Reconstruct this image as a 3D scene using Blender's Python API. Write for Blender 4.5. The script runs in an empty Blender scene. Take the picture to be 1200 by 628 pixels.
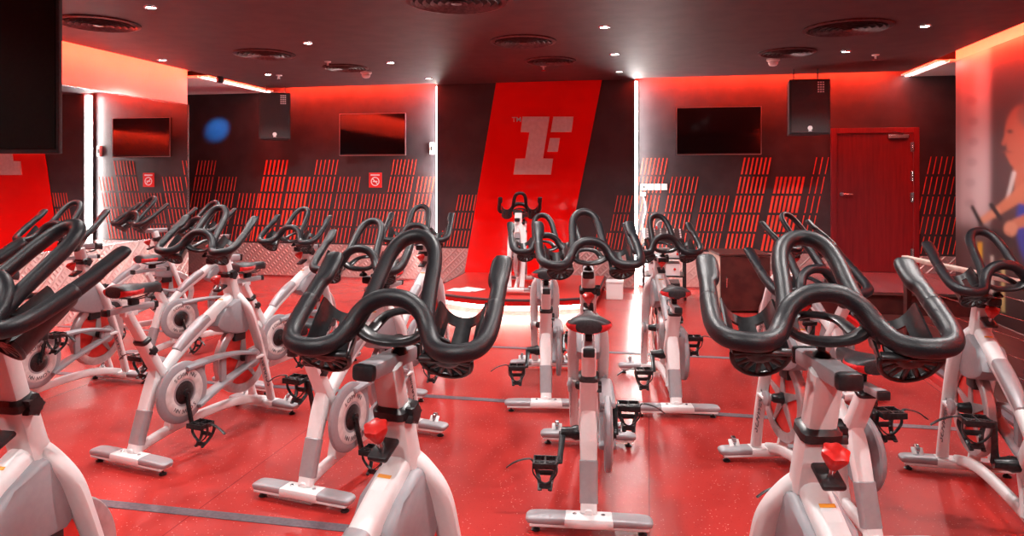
import bpy, bmesh, math, random
from mathutils import Vector, Matrix
random.seed(7)
scn = bpy.context.scene
C = scn.collection
PI = math.pi
R = math.radians
# ------------------------------------------------------------------ camera frame
F, HX, HY, CH, TH = 820.0, 600.0, 208.0, 1.5, math.atan(160/820.0)
cT, sT = math.cos(TH), math.sin(TH)
def cw(xr, d):                       # camera-relative (right, ahead) metres -> world X, Y
    return xr*cT - d*sT, xr*sT + d*cT
def at_z(px, py, z):                 # picture position at a known height -> world
    d = (CH - z)*F/(py - HY)
    X, Y = cw((px-HX)/F*d, d)
    return Vector((X, Y, z))
def at_y(px, py, Y):                 # picture position on a wall of constant Y
    u = (px-HX)/F
    X = Y*(-sT+u*cT)/(cT+u*sT)
    d = -X*sT + Y*cT
    return Vector((X, Y, CH + (HY-py)*d/F))
def at_x(px, py, X):
    u = (px-HX)/F
    Y = X*(cT+u*sT)/(-sT+u*cT)
    d = -X*sT + Y*cT
    return Vector((X, Y, CH + (HY-py)*d/F))

# ------------------------------------------------------------------ materials
def mat(name, col, rough=.5, metal=0., spec=.5, coat=0., emit=None, es=0.):
    m = bpy.data.materials.new(name); m.use_nodes = True
    b = m.node_tree.nodes['Principled BSDF']
    b.inputs['Base Color'].default_value = (*col, 1)
    b.inputs['Roughness'].default_value = rough
    b.inputs['Metallic'].default_value = metal
    b.inputs['Specular IOR Level'].default_value = spec
    b.inputs['Coat Weight'].default_value = coat
    if emit:
        b.inputs['Emission Color'].default_value = (*emit, 1)
        b.inputs['Emission Strength'].default_value = es
    return m
def noisy(m, scale, c1, c2, lo=.4, hi=.6, bump=0., coord='Object', detail=3):
    nt = m.node_tree; N = nt.nodes; L = nt.links
    b = N['Principled BSDF']
    tc = N.new('ShaderNodeTexCoord'); no = N.new('ShaderNodeTexNoise')
    no.inputs['Scale'].default_value = scale; no.inputs['Detail'].default_value = detail
    L.new(tc.outputs[coord], no.inputs['Vector'])
    r = N.new('ShaderNodeValToRGB')
    r.color_ramp.elements[0].position = lo; r.color_ramp.elements[0].color = (*c1, 1)
    r.color_ramp.elements[1].position = hi; r.color_ramp.elements[1].color = (*c2, 1)
    L.new(no.outputs['Fac'], r.inputs['Fac']); L.new(r.outputs['Color'], b.inputs['Base Color'])
    if bump:
        bp = N.new('ShaderNodeBump'); bp.inputs['Strength'].default_value = bump; bp.inputs['Distance'].default_value = .003
        L.new(no.outputs['Fac'], bp.inputs['Height']); L.new(bp.outputs['Normal'], b.inputs['Normal'])
    return m
M = {}
M['frame'] = noisy(mat('white_powder_coat', (.8,.78,.78), .38), 60, (.81,.79,.79), (.83,.81,.81), coord='Object')
M['silver'] = noisy(mat('silver_grey_paint', (.36,.35,.37), .42, .25), 40, (.355,.345,.365), (.375,.365,.385))
M['plastic'] = noisy(mat('grey_plastic', (.30,.29,.31), .45), 50, (.285,.275,.295), (.30,.29,.31))
M['grip'] = noisy(mat('black_rubber_grip', (.018,.019,.022), .43, spec=.5), 320, (.005,.006,.009), (.010,.012,.016), bump=.25)
M['black'] = noisy(mat('black_plastic', (.015,.015,.017), .35), 90, (.012,.012,.014), (.02,.02,.022))
M['blackmetal'] = noisy(mat('black_metal', (.02,.02,.022), .3, .4), 90, (.015,.015,.017), (.03,.03,.032))
M['chrome'] = mat('brushed_steel', (.6,.6,.62), .22, 1.)
M['redknob'] = noisy(mat('red_plastic', (.65,.02,.02), .3), 30, (.62,.018,.015), (.7,.03,.025))
M['redwheel'] = noisy(mat('red_enamel', (.7,.03,.02), .35), 30, (.68,.03,.02), (.74,.04,.03))
M['wheelrim'] = noisy(mat('machined_rim', (.5,.48,.49), .33, .6), 25, (.46,.44,.45), (.55,.53,.54))
M['cream'] = noisy(mat('pale_guard_ring', (.62,.58,.57), .4), 35, (.58,.54,.53), (.68,.64,.63))
M['lettering'] = mat('dark_lettering', (.10,.09,.10), .5)
M['orange_label'] = mat('orange_label', (.85,.35,.03), .5)
M['saddle'] = noisy(mat('black_saddle_vinyl', (.02,.02,.024), .45), 200, (.015,.015,.018), (.03,.03,.034), bump=.2)
M['saddlered'] = noisy(mat('red_saddle_vinyl', (.6,.02,.025), .4), 80, (.55,.015,.02), (.65,.03,.03))
M['redgloss'] = noisy(mat('red_gloss_panel', (.95,.006,.005), .09, coat=.4), 3, (.94,.005,.004), (.96,.008,.006))
M['logo'] = noisy(mat('brushed_metal_logo', (.75,.68,.66), .5, .2), 18, (.72,.64,.62), (.80,.73,.71))
M['darkwall'] = noisy(mat('charcoal_wall', (.045,.037,.042), .42, spec=.35), 4, (.040,.034,.038), (.050,.042,.047))
M['ceiling'] = noisy(mat('dark_ceiling_paint', (.06,.04,.045), .6), 5, (.066,.038,.043), (.082,.048,.053), bump=.05)
M['sidewall'] = noisy(mat('side_wall_paint', (.55,.42,.40), .5), 3, (.53,.41,.39), (.57,.44,.42))
M['stripe'] = noisy(mat('red_printed_stripe', (.85,.06,.03), .5), 6, (.82,.055,.03), (.9,.09,.045))
M['mirror'] = mat('mirror_glass', (.9,.9,.9), .01, 1.)
M['screen'] = mat('dark_screen_glass', (.006,.006,.008), .06, spec=.7)
M['bezel'] = noisy(mat('screen_bezel', (.03,.03,.032), .3, .4), 60, (.025,.025,.027), (.035,.035,.037))
M['silverbezel'] = mat('silver_bezel_edge', (.5,.45,.45), .3, .8)
M['cab'] = noisy(mat('speaker_cabinet_vinyl', (.02,.018,.02), .55), 150, (.016,.014,.016), (.028,.025,.028), bump=.3)
M['whiteplastic'] = mat('white_plastic', (.8,.76,.76), .4)
M['ventmetal'] = noisy(mat('vent_metal', (.10,.06,.065), .35, .6), 30, (.08,.05,.055), (.13,.08,.085))
M['ventdark'] = mat('vent_shadow_gap', (.01,.008,.008), .8)
M['tape'] = noisy(mat('grey_floor_strip', (.10,.085,.10), .55), 60, (.085,.07,.085), (.12,.10,.12))
M['wood'] = None
M['platform'] = noisy(mat('platform_red_floor', (.55,.03,.025), .4), 90, (.5,.028,.022), (.6,.05,.04))
M['nosing'] = mat('dark_rubber_nosing', (.05,.03,.035), .5)
M['redtrim'] = mat('red_trim', (.6,.01,.012), .35)
M['paper'] = mat('white_paper', (.85,.82,.82), .7)
M['lamp'] = mat('lamp_lens', (.9,.9,.9), .3, emit=(.92,.96,1), es=60)
M['lampdim'] = mat('dim_lamp_lens', (.9,.9,.9), .3, emit=(1,.93,.9), es=6)
M['ledred'] = mat('red_led', (.9,.1,.05), .4, emit=(1,.036,.013), es=240)
M['ledstage'] = mat('warm_underglow_led', (.9,.8,.7), .4, emit=(1,.72,.6), es=40)
M['ledline'] = mat('pink_white_led', (.9,.8,.8), .4, emit=(1,.55,.5), es=14)
M['ledwhite'] = mat('white_led', (.9,.9,.9), .4, emit=(1,.93,.88), es=70)
M['beige'] = noisy(mat('beige_laminate', (.62,.5,.42), .5), 20, (.58,.46,.38), (.66,.54,.46))
M['brownlam'] = noisy(mat('brown_laminate', (.06,.02,.02), .3), 8, (.05,.017,.017), (.08,.028,.025))
M['signred'] = mat('sign_red', (.75,.02,.02), .4)
M['signwhite'] = mat('sign_white', (.85,.83,.83), .5)

def wood(name, c1, c2, rough, axis_scale, planks=None):
    m = mat(name, c1, rough, spec=.5); nt = m.node_tree; N = nt.nodes; L = nt.links
    b = N['Principled BSDF']; tc = N.new('ShaderNodeTexCoord'); mp = N.new('ShaderNodeMapping')
    mp.inputs['Scale'].default_value = axis_scale
    no = N.new('ShaderNodeTexNoise'); no.inputs['Scale'].default_value = 3; no.inputs['Detail'].default_value = 6
    L.new(tc.outputs['Object'], mp.inputs['Vector']); L.new(mp.outputs['Vector'], no.inputs['Vector'])
    r = N.new('ShaderNodeValToRGB'); r.color_ramp.elements[0].position = .3; r.color_ramp.elements[1].position = .7
    r.color_ramp.elements[0].color = (*c1, 1); r.color_ramp.elements[1].color = (*c2, 1)
    L.new(no.outputs['Fac'], r.inputs['Fac'])
    out = r.outputs['Color']
    if planks:
        sx = N.new('ShaderNodeSeparateXYZ'); L.new(tc.outputs['Object'], sx.inputs[0])
        a = N.new('ShaderNodeMath'); a.operation = 'MULTIPLY'; a.inputs[1].default_value = 1/planks; L.new(sx.outputs['X'], a.inputs[0])
        f = N.new('ShaderNodeMath'); f.operation = 'FRACT'; L.new(a.outputs[0], f.inputs[0])
        g = N.new('ShaderNodeMath'); g.operation = 'LESS_THAN'; g.inputs[1].default_value = .03; L.new(f.outputs[0], g.inputs[0])
        mx = N.new('ShaderNodeMix'); mx.data_type = 'RGBA'; L.new(g.outputs[0], mx.inputs['Factor'])
        L.new(out, mx.inputs['A']); mx.inputs['B'].default_value = (.01,.004,.004,1); out = mx.outputs['Result']
    L.new(out, b.inputs['Base Color'])
    return m
M['doorwood'] = wood('mahogany_door', (.13,.006,.010), (.20,.012,.016), .4, (14,14,.8))
M['wood'] = wood('dark_wood_floor', (.055,.014,.014), (.10,.028,.024), .28, (10,.8,10), .16)

M['landing'] = wood('red_brown_landing_floor', (.20,.05,.055), (.27,.075,.08), .25, (10,.8,10), .2)
def floor_mat():
    m = mat('red_speckled_rubber_floor', (.6,.04,.035), .27, spec=.45); nt = m.node_tree; N = nt.nodes; L = nt.links
    b = N['Principled BSDF']; tc = N.new('ShaderNodeTexCoord')
    n1 = N.new('ShaderNodeTexNoise'); n1.inputs['Scale'].default_value = 2.2; n1.inputs['Detail'].default_value = 4
    L.new(tc.outputs['Object'], n1.inputs['Vector'])
    r = N.new('ShaderNodeValToRGB'); r.color_ramp.elements[0].position=.35; r.color_ramp.elements[1].position=.7
    r.color_ramp.elements[0].color = (.37,.026,.022,1); r.color_ramp.elements[1].color = (.44,.034,.028,1)
    L.new(n1.outputs['Fac'], r.inputs['Fac'])
    v = N.new('ShaderNodeTexVoronoi'); v.inputs['Scale'].default_value = 45
    L.new(tc.outputs['Object'], v.inputs['Vector'])
    lt = N.new('ShaderNodeMath'); lt.operation = 'LESS_THAN'; lt.inputs[1].default_value = .13
    L.new(v.outputs['Distance'], lt.inputs[0])
    v2 = N.new('ShaderNodeTexVoronoi'); v2.inputs['Scale'].default_value = 60
    L.new(tc.outputs['Object'], v2.inputs['Vector'])
    lt2 = N.new('ShaderNodeMath'); lt2.operation = 'LESS_THAN'; lt2.inputs[1].default_value = .13
    L.new(v2.outputs['Distance'], lt2.inputs[0])
    mx = N.new('ShaderNodeMix'); mx.data_type='RGBA'; L.new(r.outputs['Color'], mx.inputs['A']); mx.inputs['B'].default_value=(.60,.17,.14,1)
    L.new(lt.outputs[0], mx.inputs['Factor'])
    mx2 = N.new('ShaderNodeMix'); mx2.data_type='RGBA'; L.new(mx.outputs['Result'], mx2.inputs['A']); mx2.inputs['B'].default_value=(.28,.015,.014,1)
    L.new(lt2.outputs[0], mx2.inputs['Factor'])
    sx = N.new('ShaderNodeSeparateXYZ'); L.new(tc.outputs['Object'], sx.inputs[0])
    ad = N.new('ShaderNodeMath'); ad.operation='ADD'; ad.inputs[1].default_value = 20.0; L.new(sx.outputs['X'], ad.inputs[0])
    dv = N.new('ShaderNodeMath'); dv.operation='DIVIDE'; dv.inputs[1].default_value = 2.0; L.new(ad.outputs[0], dv.inputs[0])
    fr = N.new('ShaderNodeMath'); fr.operation='FRACT'; L.new(dv.outputs[0], fr.inputs[0])
    l3 = N.new('ShaderNodeMath'); l3.operation='LESS_THAN'; l3.inputs[1].default_value=.003; L.new(fr.outputs[0], l3.inputs[0])
    mx3 = N.new('ShaderNodeMix'); mx3.data_type='RGBA'; L.new(mx2.outputs['Result'], mx3.inputs['A']); mx3.inputs['B'].default_value=(.22,.012,.012,1)
    L.new(l3.outputs[0], mx3.inputs['Factor'])
    L.new(mx3.outputs['Result'], b.inputs['Base Color'])
    n2 = N.new('ShaderNodeTexNoise'); n2.inputs['Scale'].default_value = 45; L.new(tc.outputs['Object'], n2.inputs['Vector'])
    bp = N.new('ShaderNodeBump'); bp.inputs['Strength'].default_value=.12; bp.inputs['Distance'].default_value=.004
    L.new(n2.outputs['Fac'], bp.inputs['Height']); L.new(bp.outputs['Normal'], b.inputs['Normal'])
    return m
M['floor'] = floor_mat()
def plate_mat():
    m = mat('diamond_plate', (.62,.52,.50), .34, .65); nt = m.node_tree; N = nt.nodes; L = nt.links
    b = N['Principled BSDF']; tc = N.new('ShaderNodeTexCoord'); sx = N.new('ShaderNodeSeparateXYZ')
    L.new(tc.outputs['Object'], sx.inputs[0])
    def mth(op, a, c=None):
        n = N.new('ShaderNodeMath'); n.operation = op
        for i, v in enumerate((a, c)):
            if v is None: continue
            if isinstance(v, (int, float)): n.inputs[i].default_value = v
            else: L.new(v, n.inputs[i])
        return n.outputs[0]
    h = mth('ADD', sx.outputs['X'], sx.outputs['Y'])
    a = mth('MULTIPLY', mth('ADD', h, sx.outputs['Z']), 48.)
    c = mth('MULTIPLY', mth('SUBTRACT', h, sx.outputs['Z']), 48.)
    s1, s2 = mth('SINE', a), mth('SINE', c)
    p1 = mth('MULTIPLY', mth('POWER', mth('ABSOLUTE', s1), 6.), mth('GREATER_THAN', s2, 0.))
    p2 = mth('MULTIPLY', mth('POWER', mth('ABSOLUTE', s2), 6.), mth('LESS_THAN', s2, 0.))
    hgt = mth('ADD', p1, p2)
    bp = N.new('ShaderNodeBump'); bp.inputs['Strength'].default_value=.9; bp.inputs['Distance'].default_value=.006
    L.new(hgt, bp.inputs['Height']); L.new(bp.outputs['Normal'], b.inputs['Normal'])
    return m
M['plate'] = plate_mat()

def wavy():
    m = M['redgloss']; nt = m.node_tree; N = nt.nodes; L = nt.links
    tc = N.new('ShaderNodeTexCoord'); mp = N.new('ShaderNodeMapping'); mp.inputs['Scale'].default_value = (.35,.35,1.6)
    no = N.new('ShaderNodeTexNoise'); no.inputs['Scale'].default_value = 2.2; no.inputs['Detail'].default_value = 1
    L.new(tc.outputs['Object'], mp.inputs['Vector']); L.new(mp.outputs['Vector'], no.inputs['Vector'])
    bp = N.new('ShaderNodeBump'); bp.inputs['Strength'].default_value = .5; bp.inputs['Distance'].default_value = .05
    L.new(no.outputs['Fac'], bp.inputs['Height']); b = N['Principled BSDF']
    L.new(bp.outputs['Normal'], b.inputs['Normal']); L.new(bp.outputs['Normal'], b.inputs['Coat Normal'])
wavy()
# ------------------------------------------------------------------ mesh helpers
def finish(bm, name, m, parent=None, smooth=35, loc=None):
    bmesh.ops.recalc_face_normals(bm, faces=bm.faces)
    me = bpy.data.meshes.new(name); bm.to_mesh(me); bm.free()
    ms = m if isinstance(m, (list, tuple)) else [m]
    for x in ms: me.materials.append(x)
    if smooth:
        me.shade_smooth(); me.set_sharp_from_angle(angle=R(smooth))
    o = bpy.data.objects.new(name, me); C.objects.link(o)
    if parent: o.parent = parent
    if loc: o.location = loc
    return o
def empty(name, label, cat, loc=(0,0,0), rz=0, group=None):
    o = bpy.data.objects.new(name, None); C.objects.link(o)
    o.empty_display_size = .1
    o.location = loc; o.rotation_euler = (0,0,rz); o['label'] = label; o['category'] = cat
    if group: o['group'] = group
    if name.startswith('ceiling_'): o['kind'] = 'thing'
    return o
def tag(o, label, cat, group=None):
    o['label'] = label; o['category'] = cat
    if group: o['group'] = group
    return o
def struct(o):
    o['kind'] = 'structure'; return o
def box(bm, lo, hi, bev=0., mi=0, rot=None, about=None):
    lo, hi = Vector(lo), Vector(hi)
    r = bmesh.ops.create_cube(bm, size=1.0)
    vs = r['verts']; c = (lo+hi)/2; s = hi-lo
    for v in vs: v.co = Vector((v.co.x*s.x, v.co.y*s.y, v.co.z*s.z)) + c
    fs = list({f for v in vs for f in v.link_faces})
    for f in fs: f.material_index = mi
    if bev:
        es = list({e for v in vs for e in v.link_edges})
        rr = bmesh.ops.bevel(bm, geom=es, offset=bev, segments=2, profile=.5, affect='EDGES')
        vs = list({v for f in rr['faces'] for v in f.verts} | {v for v in vs if v.is_valid})
        for f in rr['faces']: f.material_index = mi
    if rot is not None:
        p = Vector(about) if about is not None else c
        for v in vs: v.co = rot @ (v.co-p) + p
    return vs
def catmull(pts, sub=6):
    P = [Vector(p) for p in pts]; n = len(P); out = []
    if n < 3: return P
    for i in range(n-1):
        p0 = P[i-1] if i else 2*P[0]-P[1]
        p1, p2 = P[i], P[i+1]
        p3 = P[i+2] if i+2 < n else 2*P[-1]-P[-2]
        for k in range(sub):
            t = k/sub
            out.append(.5*((2*p1)+(p2-p0)*t+(2*p0-5*p1+4*p2-p3)*t*t+(3*p1-p0-3*p2+p3)*t**3))
    out.append(P[-1]); return out
def sweep(bm, pts, rad, sub=6, n=12, ref=None, exp=2.0, mi=0, closed=False, cap=True):
    """sweep a superellipse along pts; rad = number, (a,b) or list of those; ref fixes the b axis"""
    if not isinstance(rad, list): rad = [rad]*len(pts)
    rr = [Vector((r, r, 0)) if isinstance(r, (int, float)) else Vector((r[0], r[1], 0)) for r in rad]
    if closed:
        P0 = [Vector(p) for p in pts]
        P = P0
    elif sub > 1 and len(pts) > 2:
        P = catmull(pts, sub); rr = catmull(rr, sub)
    else: P = [Vector(p) for p in pts]
    rings = []; N_ = len(P); prev = None
    for i, p in enumerate(P):
        if closed: t = (P[(i+1)%N_]-P[i-1]).normalized()
        else: t = (P[min(i+1, N_-1)]-P[max(i-1, 0)]).normalized()
        if ref is not None: up = Vector(ref)
        elif prev is None: up = Vector((0,0,1)) if abs(t.z) < .9 else Vector((0,1,0))
        else: up = prev
        s = t.cross(up)
        if s.length < 1e-5: s = t.orthogonal()
        s.normalize(); u = s.cross(t).normalized(); prev = u
        a, b = rr[i].x, rr[i].y
        ring = []
        for k in range(n):
            an = 2*PI*(k+.5)/n
            ca, sa = math.cos(an), math.sin(an)
            x = math.copysign(abs(ca)**(2/exp), ca); y = math.copysign(abs(sa)**(2/exp), sa)
            ring.append(bm.verts.new(p + s*x*a + u*y*b))
        rings.append(ring)
    m_ = N_ if closed else N_-1
    for i in range(m_):
        A, B = rings[i], rings[(i+1)%N_]
        for k in range(n):
            f = bm.faces.new((A[k], A[(k+1)%n], B[(k+1)%n], B[k])); f.material_index = mi
    if cap and not closed:
        for ring, p, sg in ((rings[0], P[0], -1), (rings[-1], P[-1], 1)):
            t = (P[1]-P[0] if sg < 0 else P[-1]-P[-2]).normalized()
            inn = [bm.verts.new(p + (v.co-p)*.75 + t*sg*.22*min((v.co-p).length for v in ring)) for v in ring]
            for k in range(n):
                f = bm.faces.new((ring[k], ring[(k+1)%n], inn[(k+1)%n], inn[k])); f.material_index = mi
            f = bm.faces.new(inn); f.material_index = mi
def lathe(bm, prof, axis='Z', n=24, at=(0,0,0), mi=0, close=True):
    """prof: list of (radius, height)"""
    at = Vector(at); rings = []
    def P(r, h, a):
        c, s = math.cos(a)*r, math.sin(a)*r
        return at + {'Z': Vector((c, s, h)), 'X': Vector((h, c, s)), 'Y': Vector((c, h, s))}[axis]
    for r, h in prof:
        rings.append([bm.verts.new(P(max(r, 1e-4), h, 2*PI*k/n)) for k in range(n)])
    for A, B in zip(rings, rings[1:]):
        for k in range(n):
            f = bm.faces.new((A[k], A[(k+1)%n], B[(k+1)%n], B[k])); f.material_index = mi
    if close:
        for rg in (rings[0], rings[-1]):
            f = bm.faces.new(rg); f.material_index = mi
def prism(bm, poly, lo, hi, axis='X', bev=0., mi=0):
    """extrude 2D polygon between lo and hi on axis: X->(y,z), Y->(x,z), Z->(x,y)"""
    def P(a, b, h): return {'X': (h, a, b), 'Y': (a, h, b), 'Z': (a, b, h)}[axis]
    A = [bm.verts.new(P(a, b, lo)) for a, b in poly]; B = [bm.verts.new(P(a, b, hi)) for a, b in poly]
    n = len(poly); fs = [bm.faces.new(A), bm.faces.new(B)]
    for k in range(n): fs.append(bm.faces.new((A[k], A[(k+1)%n], B[(k+1)%n], B[k])))
    for f in fs: f.material_index = mi
    if bev:
        es = list(set(fs[0].edges) | set(fs[1].edges))
        rr = bmesh.ops.bevel(bm, geom=es, offset=bev, segments=2, profile=.5, affect='EDGES')
        for f in rr['faces']: f.material_index = mi
def text_verts(s, size, extrude=.001, align='LEFT', shear=0.):
    cu = bpy.data.curves.new('lettering_source', 'FONT'); cu.body = s; cu.size = size; cu.extrude = extrude
    cu.align_x = align; cu.shear = shear; cu.resolution_u = 2; cu.offset = size*.012
    o = bpy.data.objects.new('lettering_source', cu); C.objects.link(o)
    bpy.context.view_layer.update()
    me = bpy.data.meshes.new_from_object(o.evaluated_get(bpy.context.evaluated_depsgraph_get()))
    vs = [v.co.copy() for v in me.vertices]; fs = [tuple(p.vertices) for p in me.polygons]
    bpy.data.objects.remove(o); bpy.data.curves.remove(cu); bpy.data.meshes.remove(me)
    return vs, fs
def add_text(bm, s, size, mtx, extrude=.001, align='LEFT', shear=0., mi=0):
    vs, fs = text_verts(s, size, extrude, align, shear)
    V = [bm.verts.new(mtx @ v) for v in vs]
    for f in fs:
        try: q = bm.faces.new([V[i] for i in f]); q.material_index = mi
        except ValueError: pass
def basis(x, y, o):                    # text x axis, y axis, origin -> matrix
    x, y = Vector(x).normalized(), Vector(y).normalized(); z = x.cross(y)
    m = Matrix.Identity(4)
    for i in range(3): m[i][0], m[i][1], m[i][2], m[i][3] = x[i], y[i], z[i], o[i]
    return m

# ------------------------------------------------------------------ the spin bike, y forward, t = y + .49
def T(t, z, x=0.): return Vector((x, t-.49, z))
BB = T(.25, .33)
def star_knob(bm, at, axis=1, r=.026, n=5):
    at = Vector(at)
    pts = []
    for k in range(n*4):
        a = 2*PI*k/(n*4); rr = r*(1+.28*math.cos(a*n))*.8
        pts.append((at.y+rr*math.cos(a), at.z+rr*math.sin(a)))
    prism(bm, pts, at.x+axis*.012, at.x+axis*.034, 'X', .004)
    lathe(bm, [(.008, 0), (.008, .02*axis)], 'X', 10, at)

def build_bike():
    root = empty('spin_bike', 'placeholder', 'exercise bike')
    # --- frame
    bm = bmesh.new()
    X = (1,0,0)
    # rear leg, seat tube, down strut
    sweep(bm, [T(.02,.075), T(.075,.24), T(.125,.38), T(.155,.47)], [(.024,.036),(.024,.036),(.026,.04),(.024,.03)], 5, 12, X, 4)
    sweep(bm, [T(.27,.28), T(.22,.37), T(.15,.49), T(.07,.63)], [(.024,.03),(.026,.045),(.026,.042),(.026,.04)], 4, 12, X, 4)
    sweep(bm, [T(.27,.30), T(.255,.20), T(.24,.12)], [(.02,.03),(.02,.026),(.02,.03)], 4, 12, X, 4)
    # floor beam
    sweep(bm, [T(0,.07), T(.12,.10), T(.3,.125), T(.55,.135), T(.75,.125), T(.9,.09), T(.98,.065)], [(.026,.018)]*7, 5, 12, X, 3.5)
    # top tube sweeping back from the head
    sweep(bm, [T(.735,.80), T(.66,.755), T(.56,.70), T(.44,.63), T(.33,.555), T(.22,.46), T(.18,.42)],
          [(.03,.03),(.036,.036),(.038,.034),(.036,.03),(.032,.028),(.028,.026),(.022,.022)], 5, 12, X, 3)
    # head tube
    sweep(bm, [T(.74,.68), T(.70,.80), T(.660,.925)], [(.034,.045),(.031,.043),(.031,.043)], 3, 12, X, 5)
    # fork blades
    for s in (-1, 1):
        sweep(bm, [T(.715,.79,.0*s), T(.735,.745,.035*s), T(.765,.68,.066*s), T(.80,.58,.078*s), T(.855,.43,.08*s), T(.915,.25,.078*s), T(.965,.085,.072*s)],
              [(.02,.034),(.024,.036),(.020,.038),(.016,.034),(.015,.029),(.015,.026),(.015,.028)], 6, 12, X, 3.5)
        # hub bracket
        sweep(bm, [T(.865,.39,.08*s), T(.79,.39,.08*s)], [(.012,.03),(.012,.034)], 1, 12, X, 3)
    frame = finish(bm, 'frame', M['frame'], root, 40)
    # grey painted inserts
    bm = bmesh.new()
    sweep(bm, [T(.035,.11), T(.06,.19), T(.085,.27)], [(.0275,.040),(.0275,.040),(.0275,.041)], 3, 12, X, 4)
    ins = finish(bm, 'leg_bumper', M['silver'], frame, 40)
    bm = bmesh.new()
    sweep(bm, [T(.50,.682), T(.44,.648), T(.36,.595), T(.29,.54)], [(.026,.033),(.031,.033),(.030,.031),(.024,.028)], 4, 12, X, 3)
    finish(bm, 'tube_inlay', M['silver'], frame, 40)
    bm = bmesh.new()
    ay = Vector((0, .115, -.36)).normalized()
    for s in (-1, 1):
        # letters run up the blade
        up = Vector((0,-.33,1)).normalized()
        bm = bmesh.new()
        if s > 0: mtx = basis(up, Vector((0,-1,-.33)), T(.925,.18,.0955))
        else: mtx = basis(up, Vector((0,1,.33)), T(.925,.18,-.0955)+Vector((0,-.012,0)))
        add_text(bm, 'SCHWINN', .052, mtx @ Matrix.Translation((0,-.018,0)), .0012, shear=.1)
        finish(bm, 'frame_lettering', M['lettering'], frame, 0)
    bm = bmesh.new()
    d = (T(.56,.70)-T(.66,.755)).normalized(); nrm = Vector((0,-d.z,d.y)); nrm = nrm if nrm.z > 0 else -nrm
    p = T(.61,.728)+nrm*.0365
    for v, w, mi in ((-.004,.026,1), (.024,.010,0)):
        c = p - d*v
        vs = [bm.verts.new(c+Vector((sx*.018,0,0))+d*sy*w*.5+nrm*.0005) for sx, sy in ((-1,-1),(1,-1),(1,1),(-1,1))]
        f = bm.faces.new(vs); f.material_index = mi
    finish(bm, 'warning_label', [M['orange_label'], M['signwhite']], frame, 0)['label'] = 'orange and white sticker'
    # --- sweat guard
    bm = bmesh.new()
    poly = [(.735,.765),(.775,.66),(.80,.57),(.77,.548),(.70,.552),(.62,.572),(.56,.60),(.53,.63),(.55,.685),(.60,.722),(.68,.765)]
    prism(bm, [(a-.49, b) for a, b in poly], -.060, .060, 'X', .018)
    finish(bm, 'sweat_guard', M['plastic'], root, 40)
    # --- stabilizers
    def stab(name, t, wheels):
        bm = bmesh.new()
        box(bm, T(t-.045,.035,-.105), T(t+.045,.075,.105), .012)
        box(bm, T(t-.038,.03,-.25), T(t+.038,.045,.25), .006)
        st = finish(bm, name, M['frame'], root, 40)
        for s in (-1, 1):
            bm = bmesh.new()
            sweep(bm, [T(t,.058,.10*s), T(t,.058,.19*s), T(t,.056,.245*s), T(t,.052,.262*s)], [(.042,.0185),(.042,.018),(.040,.016),(.03,.011)], 3, 14, (0,0,1), 4)
            finish(bm, 'end_cap', M['silver'], st, 40)['label'] = 'grey end cap'
            bm = bmesh.new()
            for q in (.225,):
                lathe(bm, [(.018,0),(.02,.006),(.012,.012),(.006,.014),(.006,.034)], 'Z', 14, T(t,0,q*s))
            finish(bm, 'leveling_foot', M['black'], st, 40)
            bm = bmesh.new()
            lathe(bm, [(.009,0),(.009,.004),(.005,.006)], 'Z', 10, T(t,.075,.06*s))
            finish(bm, 'bolt', M['chrome'], st, 40)
            if wheels:
                bm = bmesh.new()
                lathe(bm, [(.016,-.012),(.024,-.008),(.024,.008),(.016,.012)], 'X', 18, T(t+.035,.095,.175*s))
                finish(bm, 'transport_wheel', M['chrome'], st, 40)
                bm = bmesh.new()
                for e in (-1, 1):
                    sweep(bm, [T(t+.005,.07,.175*s+e*.017), T(t+.035,.10,.175*s+e*.017)], (.004,.012), 1, 8, X)
                finish(bm, 'wheel_bracket', M['frame'], st, 40)
        return st
    stab('rear_stabilizer', 0, False); stab('front_stabilizer', .98, True)
    # --- flywheel
    HB = T(.785,.39)
    bm = bmesh.new()
    lathe(bm, [(.165,-.010),(.165,-.017),(.172,-.02),(.212,-.02),(.218,-.014),(.218,.014),(.212,.02),(.172,.02),(.165,.017),(.165,.010)], 'X', 48, HB, close=False)
    wheel = finish(bm, 'flywheel', M['wheelrim'], root, 40)
    bm = bmesh.new(); lathe(bm, [(.02,-.005),(.168,-.005),(.168,.005),(.02,.005)], 'X', 40, HB)
    finish(bm, 'wheel_disc', M['redwheel'], wheel, 40)['label'] = 'red inner disc'
    bm = bmesh.new()
    for k in range(5):
        a = 2*PI*k/5+.3; d = Vector((0,math.cos(a),math.sin(a))); q = Vector((0,-math.sin(a),math.cos(a)))
        for s in (-1, 1):
            A = [HB+Vector((s*.006,0,0))+d*.02+q*.026, HB+Vector((s*.006,0,0))+d*.02-q*.026, HB+Vector((s*.006,0,0))+d*.168-q*.009, HB+Vector((s*.006,0,0))+d*.168+q*.009]
            B = [v+Vector((s*.007,0,0)) for v in A]
            A = [bm.verts.new(v) for v in A]; B = [bm.verts.new(v) for v in B]
            bm.faces.new(A); bm.faces.new(B)
            for i in range(4): bm.faces.new((A[i], A[(i+1)%4], B[(i+1)%4], B[i]))
    finish(bm, 'wheel_spokes', M['wheelrim'], wheel, 0)
    bm = bmesh.new(); lathe(bm, [(.014,-.068),(.022,-.06),(.026,-.03),(.03,-.012),(.03,.012),(.026,.03),(.022,.06),(.014,.068)], 'X', 20, HB)
    finish(bm, 'wheel_hub', M['blackmetal'], wheel, 40)
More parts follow.
